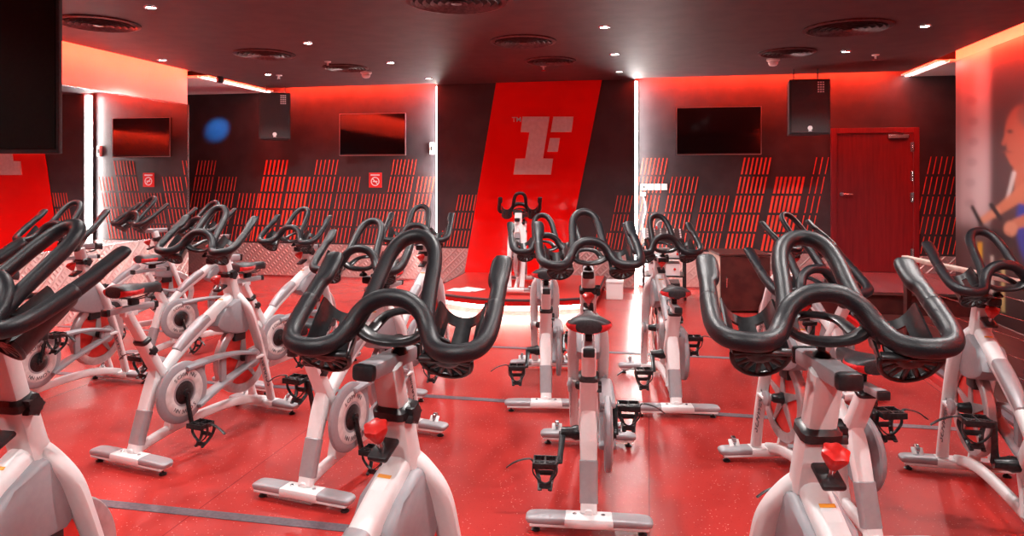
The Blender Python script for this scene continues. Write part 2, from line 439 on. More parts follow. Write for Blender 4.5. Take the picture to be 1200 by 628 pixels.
    for s in (-1, 1):
        bm = bmesh.new(); lathe(bm, [(.034,s*.085),(.038,s*.092),(.036,s*.104),(.026,s*.108),(.01,s*.109)], 'X', 24, HB)
        finish(bm, 'axle_cap', M['silver'], wheel, 40)
    # brake pad assembly
    bm = bmesh.new(); box(bm, T(.70,.50,-.03), T(.79,.625,.03), .008)
    finish(bm, 'brake_caliper', M['black'], root, 40)
    # --- chain guard (right side)
    bm = bmesh.new()
    lathe(bm, [(.05,.072),(.158,.072),(.166,.079),(.166,.094),(.159,.101),(.128,.104),(.05,.104)], 'X', 40, BB)
    sweep(bm, [T(.26,.455,.088), T(.45,.462,.088), T(.64,.452,.088), T(.79,.418,.088)], [(.015,.036),(.014,.036),(.013,.032),(.012,.032)], 5, 12, X, 3.5)
    sweep(bm, [T(.34,.232,.088), T(.50,.29,.088), T(.66,.335,.088), T(.79,.375,.088)], [(.015,.042),(.014,.036),(.013,.031),(.012,.030)], 5, 12, X, 3.5)
    box(bm, T(.52,.29,.078), T(.56,.46,.098), .004)
    box(bm, T(.36,.25,.078), T(.40,.46,.098), .004)
    lathe(bm, [(.052,.074),(.058,.08),(.058,.096),(.052,.101),(.03,.103)], 'X', 24, HB)
    guard = finish(bm, 'chain_guard', M['plastic'], root, 40)
    bm = bmesh.new(); lathe(bm, [(.072,.103),(.078,.107),(.122,.107),(.127,.103)], 'X', 40, BB, close=False)
    finish(bm, 'guard_ring', M['cream'], guard, 40)['label'] = 'pale ring with dark lettering'
    bm = bmesh.new()
    for wi, (word, a0) in enumerate((('SCHWINN', 128), ('SCHWINN', -52))):
        bm = bmesh.new()
        for k, ch in enumerate(word):
            a = R(a0 - k*12.5); rd = Vector((0,math.cos(a),math.sin(a))); tg = Vector((0,math.sin(a),-math.cos(a)))
            add_text(bm, ch, .03, basis(tg, rd, BB+Vector((.1075,0,0))+rd*.090-tg*.009), .0006)
        finish(bm, 'ring_lettering', M['lettering'], guard, 0)
    # --- cranks and pedals
    def crank(s):
        bm = bmesh.new(); x = .118*s
        if s > 0: lathe(bm, [(.01,.09),(.062,.092),(.066,.10),(.06,.106),(.035,.112),(.02,.116),(.02,.126)], 'X', 28)
        else: lathe(bm, [(.016,-.03),(.03,-.032),(.034,-.06),(.026,-.08),(.022,-.126)], 'X', 24)
        sweep(bm, [(x,0,.0), (x+.004*s,0,-.08), (x+.010*s,0,-.172)], [(.008,.018),(.007,.013),(.007,.014)], 3, 10, (1,0,0), 3)
        cr = finish(bm, 'crank', M['blackmetal'], root, 40, BB)
        bm = bmesh.new(); px = x+.015*s
        # pedal hangs with its cage down: frame rails, body, toe cage, strap
        c = Vector((px+.058*s, 0, -.172))
        sweep(bm, [(px,0,-.172), (px+.112*s,0,-.172)], .009, 1, 8)
        for yy in (-.044,.044):
            box(bm, c+Vector((-.052,yy-.004,-.013)), c+Vector((.052,yy+.004,.013)), .002)
        for xx in (-.049,.049,0):
            box(bm, c+Vector((xx-.004,-.044,-.011)), c+Vector((xx+.004,.044,.011)), .002)
        for e in (-1, 1):
            for yy in (-.036,.036):
                for q in (-.026,.026):
                    box(bm, c+Vector((q-.007,yy-.004,.008*e-.004)), c+Vector((q+.007,yy+.004,.008*e+.008)), .001)
        finish(bm, 'pedal', M['blackmetal'], cr, 40)
        bm = bmesh.new()
        for e in (-1, 1):
            sweep(bm, [c+Vector((e*.042,.044,.0)), c+Vector((e*.046,.052,-.03)), c+Vector((e*.036,.046,-.065)), c+Vector((e*.026,.022,-.095)), c+Vector((e*.022,-.012,-.118))], (.005,.010), 4, 8, (1,0,0))
        sweep(bm, [c+Vector((-.042,.050,-.012)), c+Vector((0,.060,-.012)), c+Vector((.042,.050,-.012))], (.005,.009), 4, 8)
        sweep(bm, [c+Vector((-.036,.044,-.064)), c+Vector((0,.050,-.066)), c+Vector((.036,.044,-.064))], (.005,.012), 4, 8)
        sweep(bm, [c+Vector((-.024,.0,-.105)), c+Vector((.024,.0,-.105))], (.005,.012), 1, 8)
        sweep(bm, [c+Vector((-.052*s,-.004,.0)), c+Vector((-.05*s,-.004,-.05)), c+Vector((0,-.004,-.092)), c+Vector((.05*s,-.004,-.05)), c+Vector((.054*s,-.004,.006)), c+Vector((.08*s,-.004,.014)), c+Vector((.13*s,-.002,-.002)), c+Vector((.17*s,.002,-.03))], (.003,.009), 4, 8, (0,1,0))
        # both cage and strap belong to the pedal: thing > part > sub-part stops here, so join by parenting to the crank
        finish(bm, 'toe_cage', M['black'], cr, 40)
        return cr
    crank(1); crank(-1)
    # --- seat assembly
    sd = Vector((0,-.5,.865)).normalized()
    top = T(.07,.64)
    bm = bmesh.new()
    sweep(bm, [top-sd*.14, top+sd*.16], (.0195,.0315), 1, 12, X, 4)
    box(bm, top+sd*.15+Vector((-.022,-.03,-.01)), top+sd*.15+Vector((.022,.05,.02)), .006)
    finish(bm, 'seat_post', M['frame'], root, 40)
    bm = bmesh.new()
    sweep(bm, [top-sd*.008, top+sd*.008], (.031,.045), 1, 12, X, 4)
    finish(bm, 'seat_collar', M['black'], root, 40)
    bm = bmesh.new(); star_knob(bm, T(.10,.585,.022), 1); finish(bm, 'adjustment_knob', M['black'], root, 40)
    st = top+sd*.165
    bm = bmesh.new()
    box(bm, st+Vector((-.021,-.11,.0)), st+Vector((.021,.16,.03)), .006)
    sl = finish(bm, 'seat_slider', M['silver'], root, 40)
    for yy in (-.125,.16):
        bm = bmesh.new()
        box(bm, st+Vector((-.024,yy,-.003)), st+Vector((.024,yy+.022,.033)), .006)
        finish(bm, 'slider_plug', M['black'], sl, 40)
    bm = bmesh.new()
    box(bm, st+Vector((-.016,.02,.03)), st+Vector((.016,.07,.062)), .005)
    for s in (-1, 1):
        sweep(bm, [st+Vector((.012*s,.17,.09)), st+Vector((.018*s,.13,.066)), st+Vector((.02*s,.03,.062)), st+Vector((.04*s,-.06,.09))], .0035, 4, 8)
    finish(bm, 'saddle_clamp', M['blackmetal'], root, 40)
    # saddle
    sc0 = st+Vector((0,.055,.115))
    prof = [(-.125,.050,.002),(-.115,.078,.010),(-.08,.091,.014),(-.04,.085,.012),(.0,.062,.006),(.035,.042,.002),(.08,.032,.0),(.125,.026,-.002),(.15,.016,-.008)]
    def saddle_ring(yc, w, zc, n=16, shrink=1.0):
        out = []
        for k in range(n):
            a = 2*PI*k/n
            ca, sa = math.cos(a), math.sin(a)
            x = math.copysign(abs(ca)**.75, ca)*w*shrink
            z = (sa*.020 if sa > 0 else sa*.036)*shrink - .016*(abs(x)/.09)**2
            out.append(sc0+Vector((x, yc, zc+z)))
        return out
    P3 = catmull(prof, 3)
    bm = bmesh.new(); rings = [[bm.verts.new(v) for v in saddle_ring(p.x, max(p.y,.01), p.z)] for p in P3]
    for A, B in zip(rings, rings[1:]):
        for k in range(16): bm.faces.new((A[k], A[(k+1)%16], B[(k+1)%16], B[k]))
    bm.faces.new(rings[0]); bm.faces.new(rings[-1])
    sad = finish(bm, 'saddle', M['saddle'], root, 60)
    for s in (-1, 1):
        bm = bmesh.new(); rings = []
        for p in P3[0:13]:
            rg = saddle_ring(p.x - (.004 if p.x < -.11 else 0), p.y+.003, p.z, 32, 1.03)
            ks = range(-7, 3) if s > 0 else range(14, 24)
            rings.append([bm.verts.new(rg[k%32]) for k in ks])
        for A, B in zip(rings, rings[1:]):
            for k in range(len(A)-1): bm.faces.new((A[k], A[k+1], B[k+1], B[k]))
        finish(bm, 'saddle_side', M['saddlered'], sad, 60)['label'] = 'red side patch'
    # --- handlebar post
    hd = Vector((0,-.30,1)).normalized(); ht = T(.668,.90)
    bm = bmesh.new()
    sweep(bm, [ht-hd*.20, ht+hd*.115], (.0245,.036), 1, 12, X, 4.5)
    finish(bm, 'handlebar_post', M['frame'], root, 40)
    bm = bmesh.new(); sweep(bm, [ht+hd*.012, ht+hd*.032], (.036,.048), 1, 12, X, 5)
    finish(bm, 'post_collar', M['black'], root, 40)
    bm = bmesh.new(); star_knob(bm, T(.665,.915,.028), 1, .03); finish(bm, 'adjustment_knob', M['black'], root, 40)
    # resistance knob on a black plate
    bm = bmesh.new()
    k0 = ht-hd*.06+Vector((0,-.052,0))
    rot = Matrix.Rotation(R(22), 3, 'X')
    box(bm, k0+Vector((-.027,-.062,-.012)), k0+Vector((.027,.012,.004)), .007, rot=rot)
    finish(bm, 'knob_plate', M['black'], root, 40)
    bm = bmesh.new()
    kb = k0+Vector((0,-.036,.0))
    lathe(bm, [(.008,0),(.007,.03)], 'Z', 12, kb, mi=1)
    pts = []
    rings = []
    for r_, h in ((.010,.026),(.015,.034),(.024,.052),(.0285,.062),(.028,.071),(.018,.076),(.004,.077)):
        ring = []
        for k in range(32):
            a = 2*PI*k/32; q = r_*(1+.09*math.cos(a*6)*(1 if r_ > .02 else .3))
            ring.append(bm.verts.new(kb+Vector((math.cos(a)*q, math.sin(a)*q, h))))
        rings.append(ring)
    for A, B in zip(rings, rings[1:]):
        for k in range(32): bm.faces.new((A[k], A[(k+1)%32], B[(k+1)%32], B[k]))
    bm.faces.new(rings[0]); bm.faces.new(rings[-1])
    for v in bm.verts: v.co = rot @ (v.co-kb) + kb
    finish(bm, 'resistance_knob', [M['redknob'], M['chrome']], root, 50)['label'] = 'red knob'
    # slider
    hc = T(.66,1.06)
    bm = bmesh.new(); box(bm, hc+Vector((-.028,-.12,-.06)), hc+Vector((.028,.085,-.022)), .008)
    sl = finish(bm, 'handlebar_slider', M['silver'], root, 40)
    bm = bmesh.new()
    box(bm, hc+Vector((-.029,-.142,-.061)), hc+Vector((.029,-.115,-.021)), .011); finish(bm, 'slider_plug', M['black'], sl, 40); bm = bmesh.new()
    box(bm, hc+Vector((-.030,.085,-.062)), hc+Vector((.030,.098,-.02)), .005)
    finish(bm, 'slider_plug', M['black'], sl, 40)
    bm = bmesh.new()
    lathe(bm, [(.022,-.024),(.018,-.014),(.009,-.008),(.009,.010),(.014,.014),(.012,.02)], 'Z', 18, hc)
    sweep(bm, [hc+Vector((-.088,-.035,.052)), hc+Vector((-.05,-.04,.028)), hc+Vector((0,-.035,.02)), hc+Vector((.05,-.04,.028)), hc+Vector((.088,-.035,.052))], (.022,.011), 5, 12, (0,0,1), 2.6)
    sweep(bm, [hc+Vector((-.065,-.02,.035)), hc+Vector((-.05,.06,.05)), hc+Vector((0,.085,.055)), hc+Vector((.05,.06,.05)), hc+Vector((.065,-.02,.035))], (.016,.008), 5, 10, (0,0,1), 2.6)
    finish(bm, 'handlebar_clamp', M['black'], root, 40)
    # handlebar
    bm = bmesh.new(); r0 = .0215
    half = [(0,-.024,.127),(.040,-.026,.120),(.076,-.038,.096),(.098,-.062,.064),(.120,-.098,.041),(.150,-.122,.035),(.190,-.126,.036),(.225,-.108,.041),(.242,-.070,.054),(.245,-.015,.078),(.244,.03,.099)]
    pts = [(-x,y,z) for x,y,z in reversed(half[1:])] + half
    sweep(bm, [hc+Vector(p) for p in pts], r0, 5, 16)
    for q in (-1, 1):
        horn = [(.245,-.015,.078,.0205,.0205),(.243,.035,.101,.0195,.0205),(.241,.078,.122,.0185,.0205),(.236,.098,.133,.0165,.0255),(.2345,.125,.148,.015,.027),(.2345,.158,.167,.0145,.0265),(.235,.172,.175,.012,.022)]
        sweep(bm, [hc+Vector((q*x,y,z)) for x,y,z,a,b in horn], [(a,b) for x,y,z,a,b in horn], 5, 16, (1,0,0), 2.3)
    loop = [(.106,-.078,.044),(.094,-.052,.058),(.080,-.005,.090),(.072,.055,.132),(.067,.108,.170),(.056,.148,.200),(.033,.174,.221),(0,.184,.228)]
    lp = [(-x,y,z) for x,y,z in loop] + [(x,y,z) for x,y,z in reversed(loop[:-1])]
    sweep(bm, [hc+Vector(p) for p in lp], r0*.92, 5, 16)
    finish(bm, 'handlebar', M['grip'], root, 60)
    # bottle holders
    for s in (-1, 1):
        bm = bmesh.new(); n = 16; rr, wall = .062, .005
        ax0, ax1 = Vector((.150*s,-.100,.004)), Vector((.156*s,.036,.112))
        axd = (ax1-ax0); L_ = axd.length; axd.normalize()
        up = Vector((1,0,0)).cross(axd).normalized(); sd_ = Vector((1,0,0))
        up = up if up.z > 0 else -up
        m_ = 12
        def pt(i, j, r):
            f = i/m_
            sp_ = PI*(1-.22*f)
            a = 1.5*PI - sp_/2 + sp_*j/n
            ext = .006*f
            taper = 1.0 + .06*f
            p = ax0 + axd*(L_*f*(.90+.10*min(1,(abs(j/n-.5)*2)**2*1.4)))
            return p + sd_*math.cos(a)*r*taper + up*(math.sin(a)*r*taper*1.22 + ext)
        # skip cells to make slots in the trough wall
        cells = {}
        def V(i, j, r, store={}):
            return None
        grid_o = [[bm.verts.new(pt(i,j,rr)) for j in range(n+1)] for i in range(m_+1)]
        grid_i = [[bm.verts.new(pt(i,j,rr-wall)) for j in range(n+1)] for i in range(m_+1)]
        def solid(i, j):
            return not (3 <= i <= 9 and j in (4,5,10,11))
        for i in range(m_):
            for j in range(n):
                if not solid(i, j): continue
                bm.faces.new((grid_o[i][j], grid_o[i][j+1], grid_o[i+1][j+1], grid_o[i+1][j]))
                bm.faces.new((grid_i[i][j], grid_i[i][j+1], grid_i[i+1][j+1], grid_i[i+1][j]))
                for (a, b, c_, d_) in ((i,j,i,j+1),(i+1,j,i+1,j+1),(i,j,i+1,j),(i,j+1,i+1,j+1)):
                    ni, nj = (i-1, j) if (a, c_) == (i, i) else (i+1, j) if (a, c_) == (i+1, i+1) else (i, j-1) if (b, d_) == (j, j) else (i, j+1)
                    if ni < 0 or ni >= m_ or nj < 0 or nj >= n or not solid(ni, nj):
                        bm.faces.new((grid_o[a][b], grid_o[c_][d_], grid_i[c_][d_], grid_i[a][b]))
        # rear fan: hub plus radial ribs and rim
        c0 = ax0
        for k in range(7):
            a = PI + PI*(k+.5)/7
            dr = sd_*math.cos(a)+up*math.sin(a)
            sweep(bm, [c0+dr*.012, c0+dr*(.058+.012*abs(math.sin(a)))], (.0065,.0035), 1, 8, axd)
        arc = [c0+(sd_*math.cos(PI+PI*k/14)+up*1.2*math.sin(PI+PI*k/14))*.060 for k in range(15)]
        sweep(bm, arc, (.006,.006), 1, 8, axd)
        arc = [c0+(sd_*math.cos(PI+PI*k/8)+up*math.sin(PI+PI*k/8))*.018 for k in range(9)]
        sweep(bm, arc, (.014,.005), 1, 8, axd)
        sweep(bm, [c0-sd_*.060+up*.01, c0+sd_*.060+up*.01], (.006,.010), 1, 8, axd)
        # bracket to the arch
        sweep(bm, [hc*0+Vector((.075*s,-.04,.045)), Vector((.10*s,-.02,.03)), Vector((.12*s,.02,.0))], (.012,.008), 3, 8)
        for v in bm.verts: v.co += hc
        finish(bm, 'bottle_holder', M['black'], root, 50)
    return root

proto = build_bike()
SEAT = ('seat_post','seat_slider','saddle_clamp','saddle')
BAR = ('handlebar_post','handlebar_slider','handlebar_clamp','handlebar','bottle_holder')
PARTS = [(o, list(o.children)) for o in proto.children]
used = [False]
def base(n): return n.split('.')[0]
HC0 = T(.66,1.06)
def place_bike(x, y, phi, label, dh=0., ds=0., crank=0., z=0., bx=0., bp=0., by=0., group='black-barred spin bikes facing the stage'):
    """phi = heading in degrees right of +Y"""
    if not used[0]:
        used[0] = True; r = proto; kids = [(o, o) for o, _ in PARTS]
    else:
        r = proto.copy(); C.objects.link(r); kids = []
        for ch, subs in PARTS:
            c = ch.copy(); C.objects.link(c); c.parent = r; kids.append((ch, c))
            for g in subs:
                d = g.copy(); C.objects.link(d); d.parent = c
    r.location = (x, y, z); r.rotation_euler = (0, 0, -R(phi)); r['label'] = label; r['group'] = group
    for src, c in kids:
        n = base(src.name)
        if n in BAR:
            c.location = Vector((0,-.287,.958))*dh
            if (bp or by) and n in ('handlebar','bottle_holder','handlebar_clamp'):
                q = (Matrix.Rotation(-R(by),3,'Z') @ Matrix.Rotation(R(bp),3,'X')); c.rotation_euler = (R(bp),0,-R(by)); c.location += HC0 - q @ HC0 + Vector((bx,0,0))
        elif n in SEAT: c.location = Vector((0,-.5,.865))*ds
        elif n == 'crank':
            right = c.data.vertices[0].co.x > 0
            c.rotation_euler = (R(crank if right else crank+180), 0, 0)
            c.location = BB
            th = crank if right else crank+180
            sp0 = Vector((0,0,-.172)); q = Matrix.Rotation(-R(th),3,'X')
            for g in c.children:
                g.rotation_euler = (-R(th),0,0); g.location = sp0 - q @ sp0
    return r
def bike_cam(kind, px, py, phic, label, d=None, z=None, t=None, **kw):
    """place from a picture point: the bottom centre of the rear or front stabilizer, or a point t along the bike at depth d"""
    if d is None:
        d = CH*F/(py-HY)
    xr = (px-HX)/F*d if px is not None else z
    tt = {'rear': 0., 'front': .98}.get(kind, t)
    k = .49-tt
    xr += k*math.sin(R(phic)); d += k*math.cos(R(phic))
    X, Y = cw(xr, d)
    return place_bike(X, Y, phic-math.degrees(TH), label, **kw)
def bike_xd(xr, d, t, phic, label, **kw):
    k = .49-t
    X, Y = cw(xr+k*math.sin(R(phic)), d+k*math.cos(R(phic)))
    return place_bike(X, Y, phic-math.degrees(TH), label, **kw)
HBT = .66
#@BIKES
bike_xd(-.295, 1.75, HBT, 20, 'spin bike in the foreground left of centre, its whole black handlebar large in view', dh=.03, ds=-.15, crank=20, bx=.018, bp=9, by=-9)
bike_xd(.70, 1.60, HBT, 0, 'nearest spin bike on the right, the largest black handlebar above a red resistance knob', dh=.06, ds=-.12, crank=60, bp=1, by=9)
bike_xd(-1.28, 1.80, HBT, 10, 'nearest spin bike at the left edge, only half of its black handlebar in the picture', dh=.07, crank=-30, bp=4, by=17)
bike_cam('rear', 153, 548, 22, 'left spin bike whose pale crank disc and whole rear foot show on open floor', dh=-.01, ds=.03, crank=8)
bike_xd(-2.90, 5.17, .98, 16, 'spin bike behind the leftmost foreground handlebar, its front foot on the open red floor', dh=.0, crank=170)
bike_xd(-2.83, 5.86, .25, 33, 'spin bike directly behind the left bike with the pale disc, half hidden by its handlebar', dh=-.05, ds=-.06, crank=15)
bike_xd(-3.36, 6.62, HBT, 42, 'spin bike standing beside the far end of the mirror, its handlebar pointing right', dh=-.02, crank=0)
bike_xd(-1.80, 5.17, .25, 25, 'spin bike in front of the patterned wall, under the left wall television', dh=-.08, ds=-.03, crank=45)
bike_xd(-3.72, 4.85, HBT, 30, 'spin bike by the mirror at the left picture edge, before the mirrored red panel', dh=.02, crank=-20)
bike_xd(-4.38, 5.45, HBT, 32, 'spin bike at the left picture edge farther along the mirror, behind another one', dh=.03, crank=35)
bike_cam('rear', 355, 590, 20, 'spin bike directly behind the left foreground handlebar, rear foot and crank disc visible', dh=-.07, ds=-.10, crank=14)
bike_xd(-.83, 4.75, 0, 14, 'spin bike in the third row left of the stage, before the metal plate wall', dh=-.05, ds=-.04, crank=12)
bike_cam('rear', 690, 624, 6, 'middle spin bike seen squarely from behind with a black and red saddle', dh=-.005, ds=-.01, crank=118)
bike_cam('rear', 640, 482, 2, 'spin bike just in front of the round stage, left behind the middle bike', dh=-.11, ds=-.01, crank=115)
bike_cam('rear', 793, 488, 3, 'spin bike right behind the middle one, in front of the equipment rack', dh=-.11, ds=-.14, crank=115)
bike_xd(1.36, 3.72, .98, -4, 'spin bike directly beyond the nearest right bike, its red flywheel showing on the left', dh=-.12, ds=-0.16, crank=190)
bike_xd(2.22, 3.38, .80, 13, 'spin bike at the right picture edge in front of the cable railing', dh=-.08, crank=5)
bike_xd(2.09, 5.3, HBT, -16, 'farthest spin bike on the right, by the brown cabinet, mostly hidden by nearer bars', dh=-.11, ds=-.14, crank=10)
#@END
PZ = .17
p = at_z(610, 346, PZ)
place_bike(p.x-.10, p.y+.52, 180-4, "instructor's spin bike standing on the curved red stage, facing the others", dh=-.19, ds=-.05, crank=-40, z=PZ+.002,
           group='spin bike on the stage')

# ------------------------------------------------------------------ room shell
YW, XM, XR, ZC = 9.75, -5.85, 3.36, 2.82
YF = -3.0           # wall behind the camera
YC = 9.55           # face of the projecting centre bay
bm = bmesh.new(); box(bm, (-7.6,YF,-.1), (5.2,YW+.3,0)); struct(finish(bm, 'floor', M['floor'], None, 0))
# ceiling with the cove gap along the walls
xL, xRc = at_y(512, 200, YC).x, at_y(744, 200, YC).x
bm = bmesh.new()
box(bm, (-5.56,YF,ZC), (3.14,YC-.1,ZC+.12)); box(bm, (xL+.0,YC-.1,ZC), (xRc,YC,ZC+.12))
struct(finish(bm, 'ceiling', M['ceiling'], None, 0))
bm = bmesh.new(); box(bm, (-7.6,YF,ZC+.34), (5.2,YW+.3,ZC+.44))
struct(finish(bm, 'ceiling_upper', M['sidewall'], None, 0))
def wall(name, lo, hi, m):
    bm = bmesh.new(); box(bm, lo, hi); return struct(finish(bm, name, m, None, 0))
back = wall('wall_back', (-7.6,YW,0), (5.2,YW+.2,ZC+.34), M['darkwall'])
bay = wall('wall_center', (xL,YC,0), (xRc,YW,ZC+.34), M['darkwall'])
YM, YR = 8.1, 8.6   # where the mirror wall and the picture wall end
wall('wall_left', (XM-.25,YF,0), (XM-.02,YM,ZC+.34), M['sidewall'])
wall('wall_left_alcove', (-7.7,YM-.0,0), (-7.6,YW,ZC+.34), M['darkwall'])
wall('wall_right', (XR,YF,0), (XR+.25,YR,ZC+.34), M['sidewall'])
wall('wall_right_alcove', (5.2,YR,0), (5.3,YW,ZC+.34), M['darkwall'])
wall('wall_front', (-7.6,YF-.2,0), (5.2,YF,ZC+.34), M['darkwall'])
# mirror on the left wall
mir = empty('wall_mirror', 'large frameless mirror on the left wall reflecting the red panel', 'mirror', (XM,YM,.77))
ys = [YM-.02-1.55*k for k in range(8)]
for a, b in zip(ys, ys[1:]):
    bm = bmesh.new(); box(bm, (-.018,b-YM+.002,0), (0,a-YM-.002,1.66), .0); finish(bm, 'mirror_pane', M['mirror'], mir, 0)
bm = bmesh.new()
box(bm, (-.018,ys[-1]-YM,1.66), (.008,-.02,1.675)); box(bm, (-.018,-.02,-.01), (.008,0,1.675)); box(bm, (-.018,ys[-1]-YM,-.012), (.008,-.02,0))
finish(bm, 'mirror_trim', M['chrome'], mir, 0)
# diamond plate wainscot
def plate(name, lo, hi, parent=None):
    bm = bmesh.new(); box(bm, lo, hi); return struct(finish(bm, name, M['plate'], None, 0))
plate('trim_1', (XM-.02,YF,0), (XM-.004,YM,.757)); plate('trim_2', (-7.6,YW-.015,0), (xL,YW,.50))
plate('trim_3', (xL,YC-.012,0), (xRc,YC,.50)); plate('trim_4', (xRc,YW-.015,0), (at_y(973,0,YW).x,YW,.50))
plate('trim_5', (at_y(1076,0,YW).x,YW-.015,0), (5.2,YW,.50))
bm = bmesh.new()
for a, b, y in ((-7.6,xL,YW-.02),(xRc,at_y(973,0,YW).x,YW-.02),(xL,xRc,YC-.018)):
    box(bm, (a,y,.0), (b,y+.012,.025)); 
struct(finish(bm, 'baseboard_back', M['chrome'], None, 0))

# printed stripes on the wall
def stripes(parent, groups, Y, name):
    bm = bmesh.new(); top, pitch, h = 1.765, .254, .222
    for x0, x1, row, w, nb in groups:
        for r_ in range(row, 5):
            zt = top-pitch*r_; zb = zt-h
            if zb < .51: zb = .51
            if zt-zb < .05: continue
            sh = -.052*(r_-row)
            for k in range(nb):
                cx = x0+(x1-x0)*k/(nb-1)+sh
                sl = .042*(zt-zb)/h
                q = [(cx-w/2,zt),(cx+w/2,zt),(cx+w/2-sl,zb),(cx-w/2-sl,zb)]
                prism(bm, q, Y-.0035, Y-.0005, 'Y')
    o = finish(bm, name, M['stripe'], parent, 0)
    return o
def gx(a, b, Y): return at_y(a,200,Y).x, at_y(b,200,Y).x
G = [(233,253,0,.010,6),(257,277,1,.010,6),(281,303,2,.012,6),(313,337,0,.026,6),(340,363,1,.028,6),(372,396,0,.012,6),(399,422,1,.009,6),(425,450,2,.007,7),(462,488,0,.010,7),(491,509,1,.013,5)]
G = [(*gx(a,b,YW),r_,w,n_) for a,b,r_,w,n_ in G]
G2 = [(754,782,0,.011,7),(788,818,1,.011,7),(824,854,2,.013,7),(873,903,0,.022,7),(911,942,1,.030,7),(957,971,0,.012,3),(1091,1117,0,.010,5),(1118,1150,1,.010,6)]
G2 = [(*gx(a,b,YW),r_,w,n_) for a,b,r_,w,n_ in G2]
stripes(back, G+G2, YW, 'stripe_pattern')
G3 = [(*gx(538,558,YC),2,.012,6),(*gx(519,527,YC),4,.012,3),(*gx(724,741,YC),2,.009,5),(*gx(700,716,YC),4,.009,5)]
stripes(bay, G3, YC, 'stripe_pattern')

# red panel with the sign
bm = bmesh.new()
pts = [at_y(582,96,YC), at_y(706,92,YC), at_y(660,322,YC), at_y(545,322,YC)]
for q in pts[:2]: q.z = ZC+.02
for q in pts[2:]: q.z = PZ
prism(bm, [(q.x,q.z) for q in pts], YC-.03, YC-.0125, 'Y', .002)
tag(finish(bm, 'wall_panel', M['redgloss'], None, 0), 'tall slanted glossy red panel on the middle wall behind the stage', 'wall panel')
sign = empty('wall_sign', 'silver metal numeral and letter emblem on the slanted red panel', 'sign', at_y(632,204,YC))
sy = YC-.055
def sp(poly, name):
    bm = bmesh.new()
    pl = [at_y(a, b, YC) for a, b in poly]
    prism(bm, [(v.x-sign.location.x, v.z-sign.location.z) for v in pl], sy-sign.location.y, YC-.03-sign.location.y, 'Y', .003)
    return finish(bm, name, M['logo'], sign, 0)
sp([(613,137),(644.5,137),(636.5,186),(648.5,186),(646,204.5),(602.5,204.5),(605,186),(616.5,186),(621.5,155),(611,155)], 'sign_numeral')
sp([(649,137),(672.5,137),(670,155),(646,155)], 'sign_bar'); sp([(645,162),(656.5,162),(654,178),(642,178)], 'sign_bar')
bm = bmesh.new(); q = at_y(600.5,143,YC)-sign.location
add_text(bm, 'TM', .095, basis((1,0,0),(0,0,1),Vector((q.x,YC-.034-sign.location.y,q.z))), .003)
finish(bm, 'sign_mark', M['logo'], sign, 0)

# ---- vertical white light strips at both sides of the bay
for x, s, nm in ((xL,-1,'left'),(xRc,1,'right')):
    t = empty('light_strip', 'vertical white light strip along the %s edge of the middle wall' % nm, 'light', (x+.018*s,YC+.10,0))
    bm = bmesh.new(); box(bm, (-.014,-.03,.002), (.014,.03,ZC-.02)); finish(bm, 'diffuser', M['ledwhite'], t, 0)
    bm = bmesh.new(); box(bm, (-.017,.03,0), (.017,.045,ZC)); finish(bm, 'backing', M['chrome'], t, 0)
# ---- cove lights (lie on the edge of the lowered ceiling)
def cove(lo, hi, label):
    bm = bmesh.new(); box(bm, lo, hi)
    tag(finish(bm, 'cove_light', M['ledred'], None, 0), label, 'light', 'red cove lights')
ct = ZC+.045
cove((-5.50,YC-.099,ct), (xL-.03,YC-.086,ct+.03), 'red cove light along the ceiling edge above the left television')
cove((xRc+.03,YC-.099,ct), (3.1,YC-.086,ct+.03), 'red cove light along the ceiling edge above the right television')
cove((-5.574,YF+.1,ct), (-5.561,YC-.12,ct+.03), 'red cove light along the ceiling edge above the mirror')
cove((3.141,YF+.1,ct), (3.154,YC-.12,ct+.03), 'red cove light along the ceiling edge above the printed wall')

# ---- alcove ceilings with a light line beside the lowered ceiling
for nm, x0, x1, y0, xl, side in (('ceiling_alcove_left',-7.6,-5.72,YM,-5.66,'left'),('ceiling_alcove_right',3.30,5.2,YR,3.235,'right')):
    bm = bmesh.new(); box(bm, (x0,y0,ZC-.03), (x1,YW,ZC)); struct(finish(bm, nm, M['signwhite'], None, 0))
    t = empty('ceiling_light_line', 'white light line in the ceiling of the %s far corner' % side, 'light', (xl,(y0+YW)/2,ZC-.02))
    h = (YW-y0)/2-.02
    bm = bmesh.new(); box(bm, (-.02,-h,-.012), (.02,h,.0), .003); finish(bm, 'diffuser', M['ledline'], t, 0)
    bm = bmesh.new(); box(bm, (-.07,-h,0), (.07,h,.02)); finish(bm, 'housing', M['whiteplastic'], t, 0)

# ---- stage
bm = bmesh.new()
SX0, SX1 = -2.52, -.58
arc = [(SX0+(SX1-SX0)*k/20, 7.86-.36*math.sin(PI*(k/20))**.9) for k in range(21)]
poly = [(SX0,YC-.03)]+arc+[(SX1,YC-.03)]
stage = empty('stage', 'low curved red instructor stage with glowing underside', 'stage', (-1.55,8.6,0))
def sub(bm, name, m, par=stage, smooth=0):
    for v in bm.verts: v.co -= par.location
    return finish(bm, name, m, par, smooth)
prism(bm, poly, PZ-.02, PZ, 'Z'); sub(bm, 'stage_top', M['platform'])
bm = bmesh.new(); prism(bm, [(x, y+.02) if y < 9 else (x, y) for x, y in poly], .09, PZ-.02, 'Z'); sub(bm, 'fascia', M['redtrim'])
bm = bmesh.new(); sweep(bm, [(SX0,YC-.05,PZ-.012)]+[(x,y-.004,PZ-.012) for x,y in arc]+[(SX1,YC-.05,PZ-.012)], (.012,.014), 1, 8, (0,0,1), 4); sub(bm, 'nosing', M['nosing'])
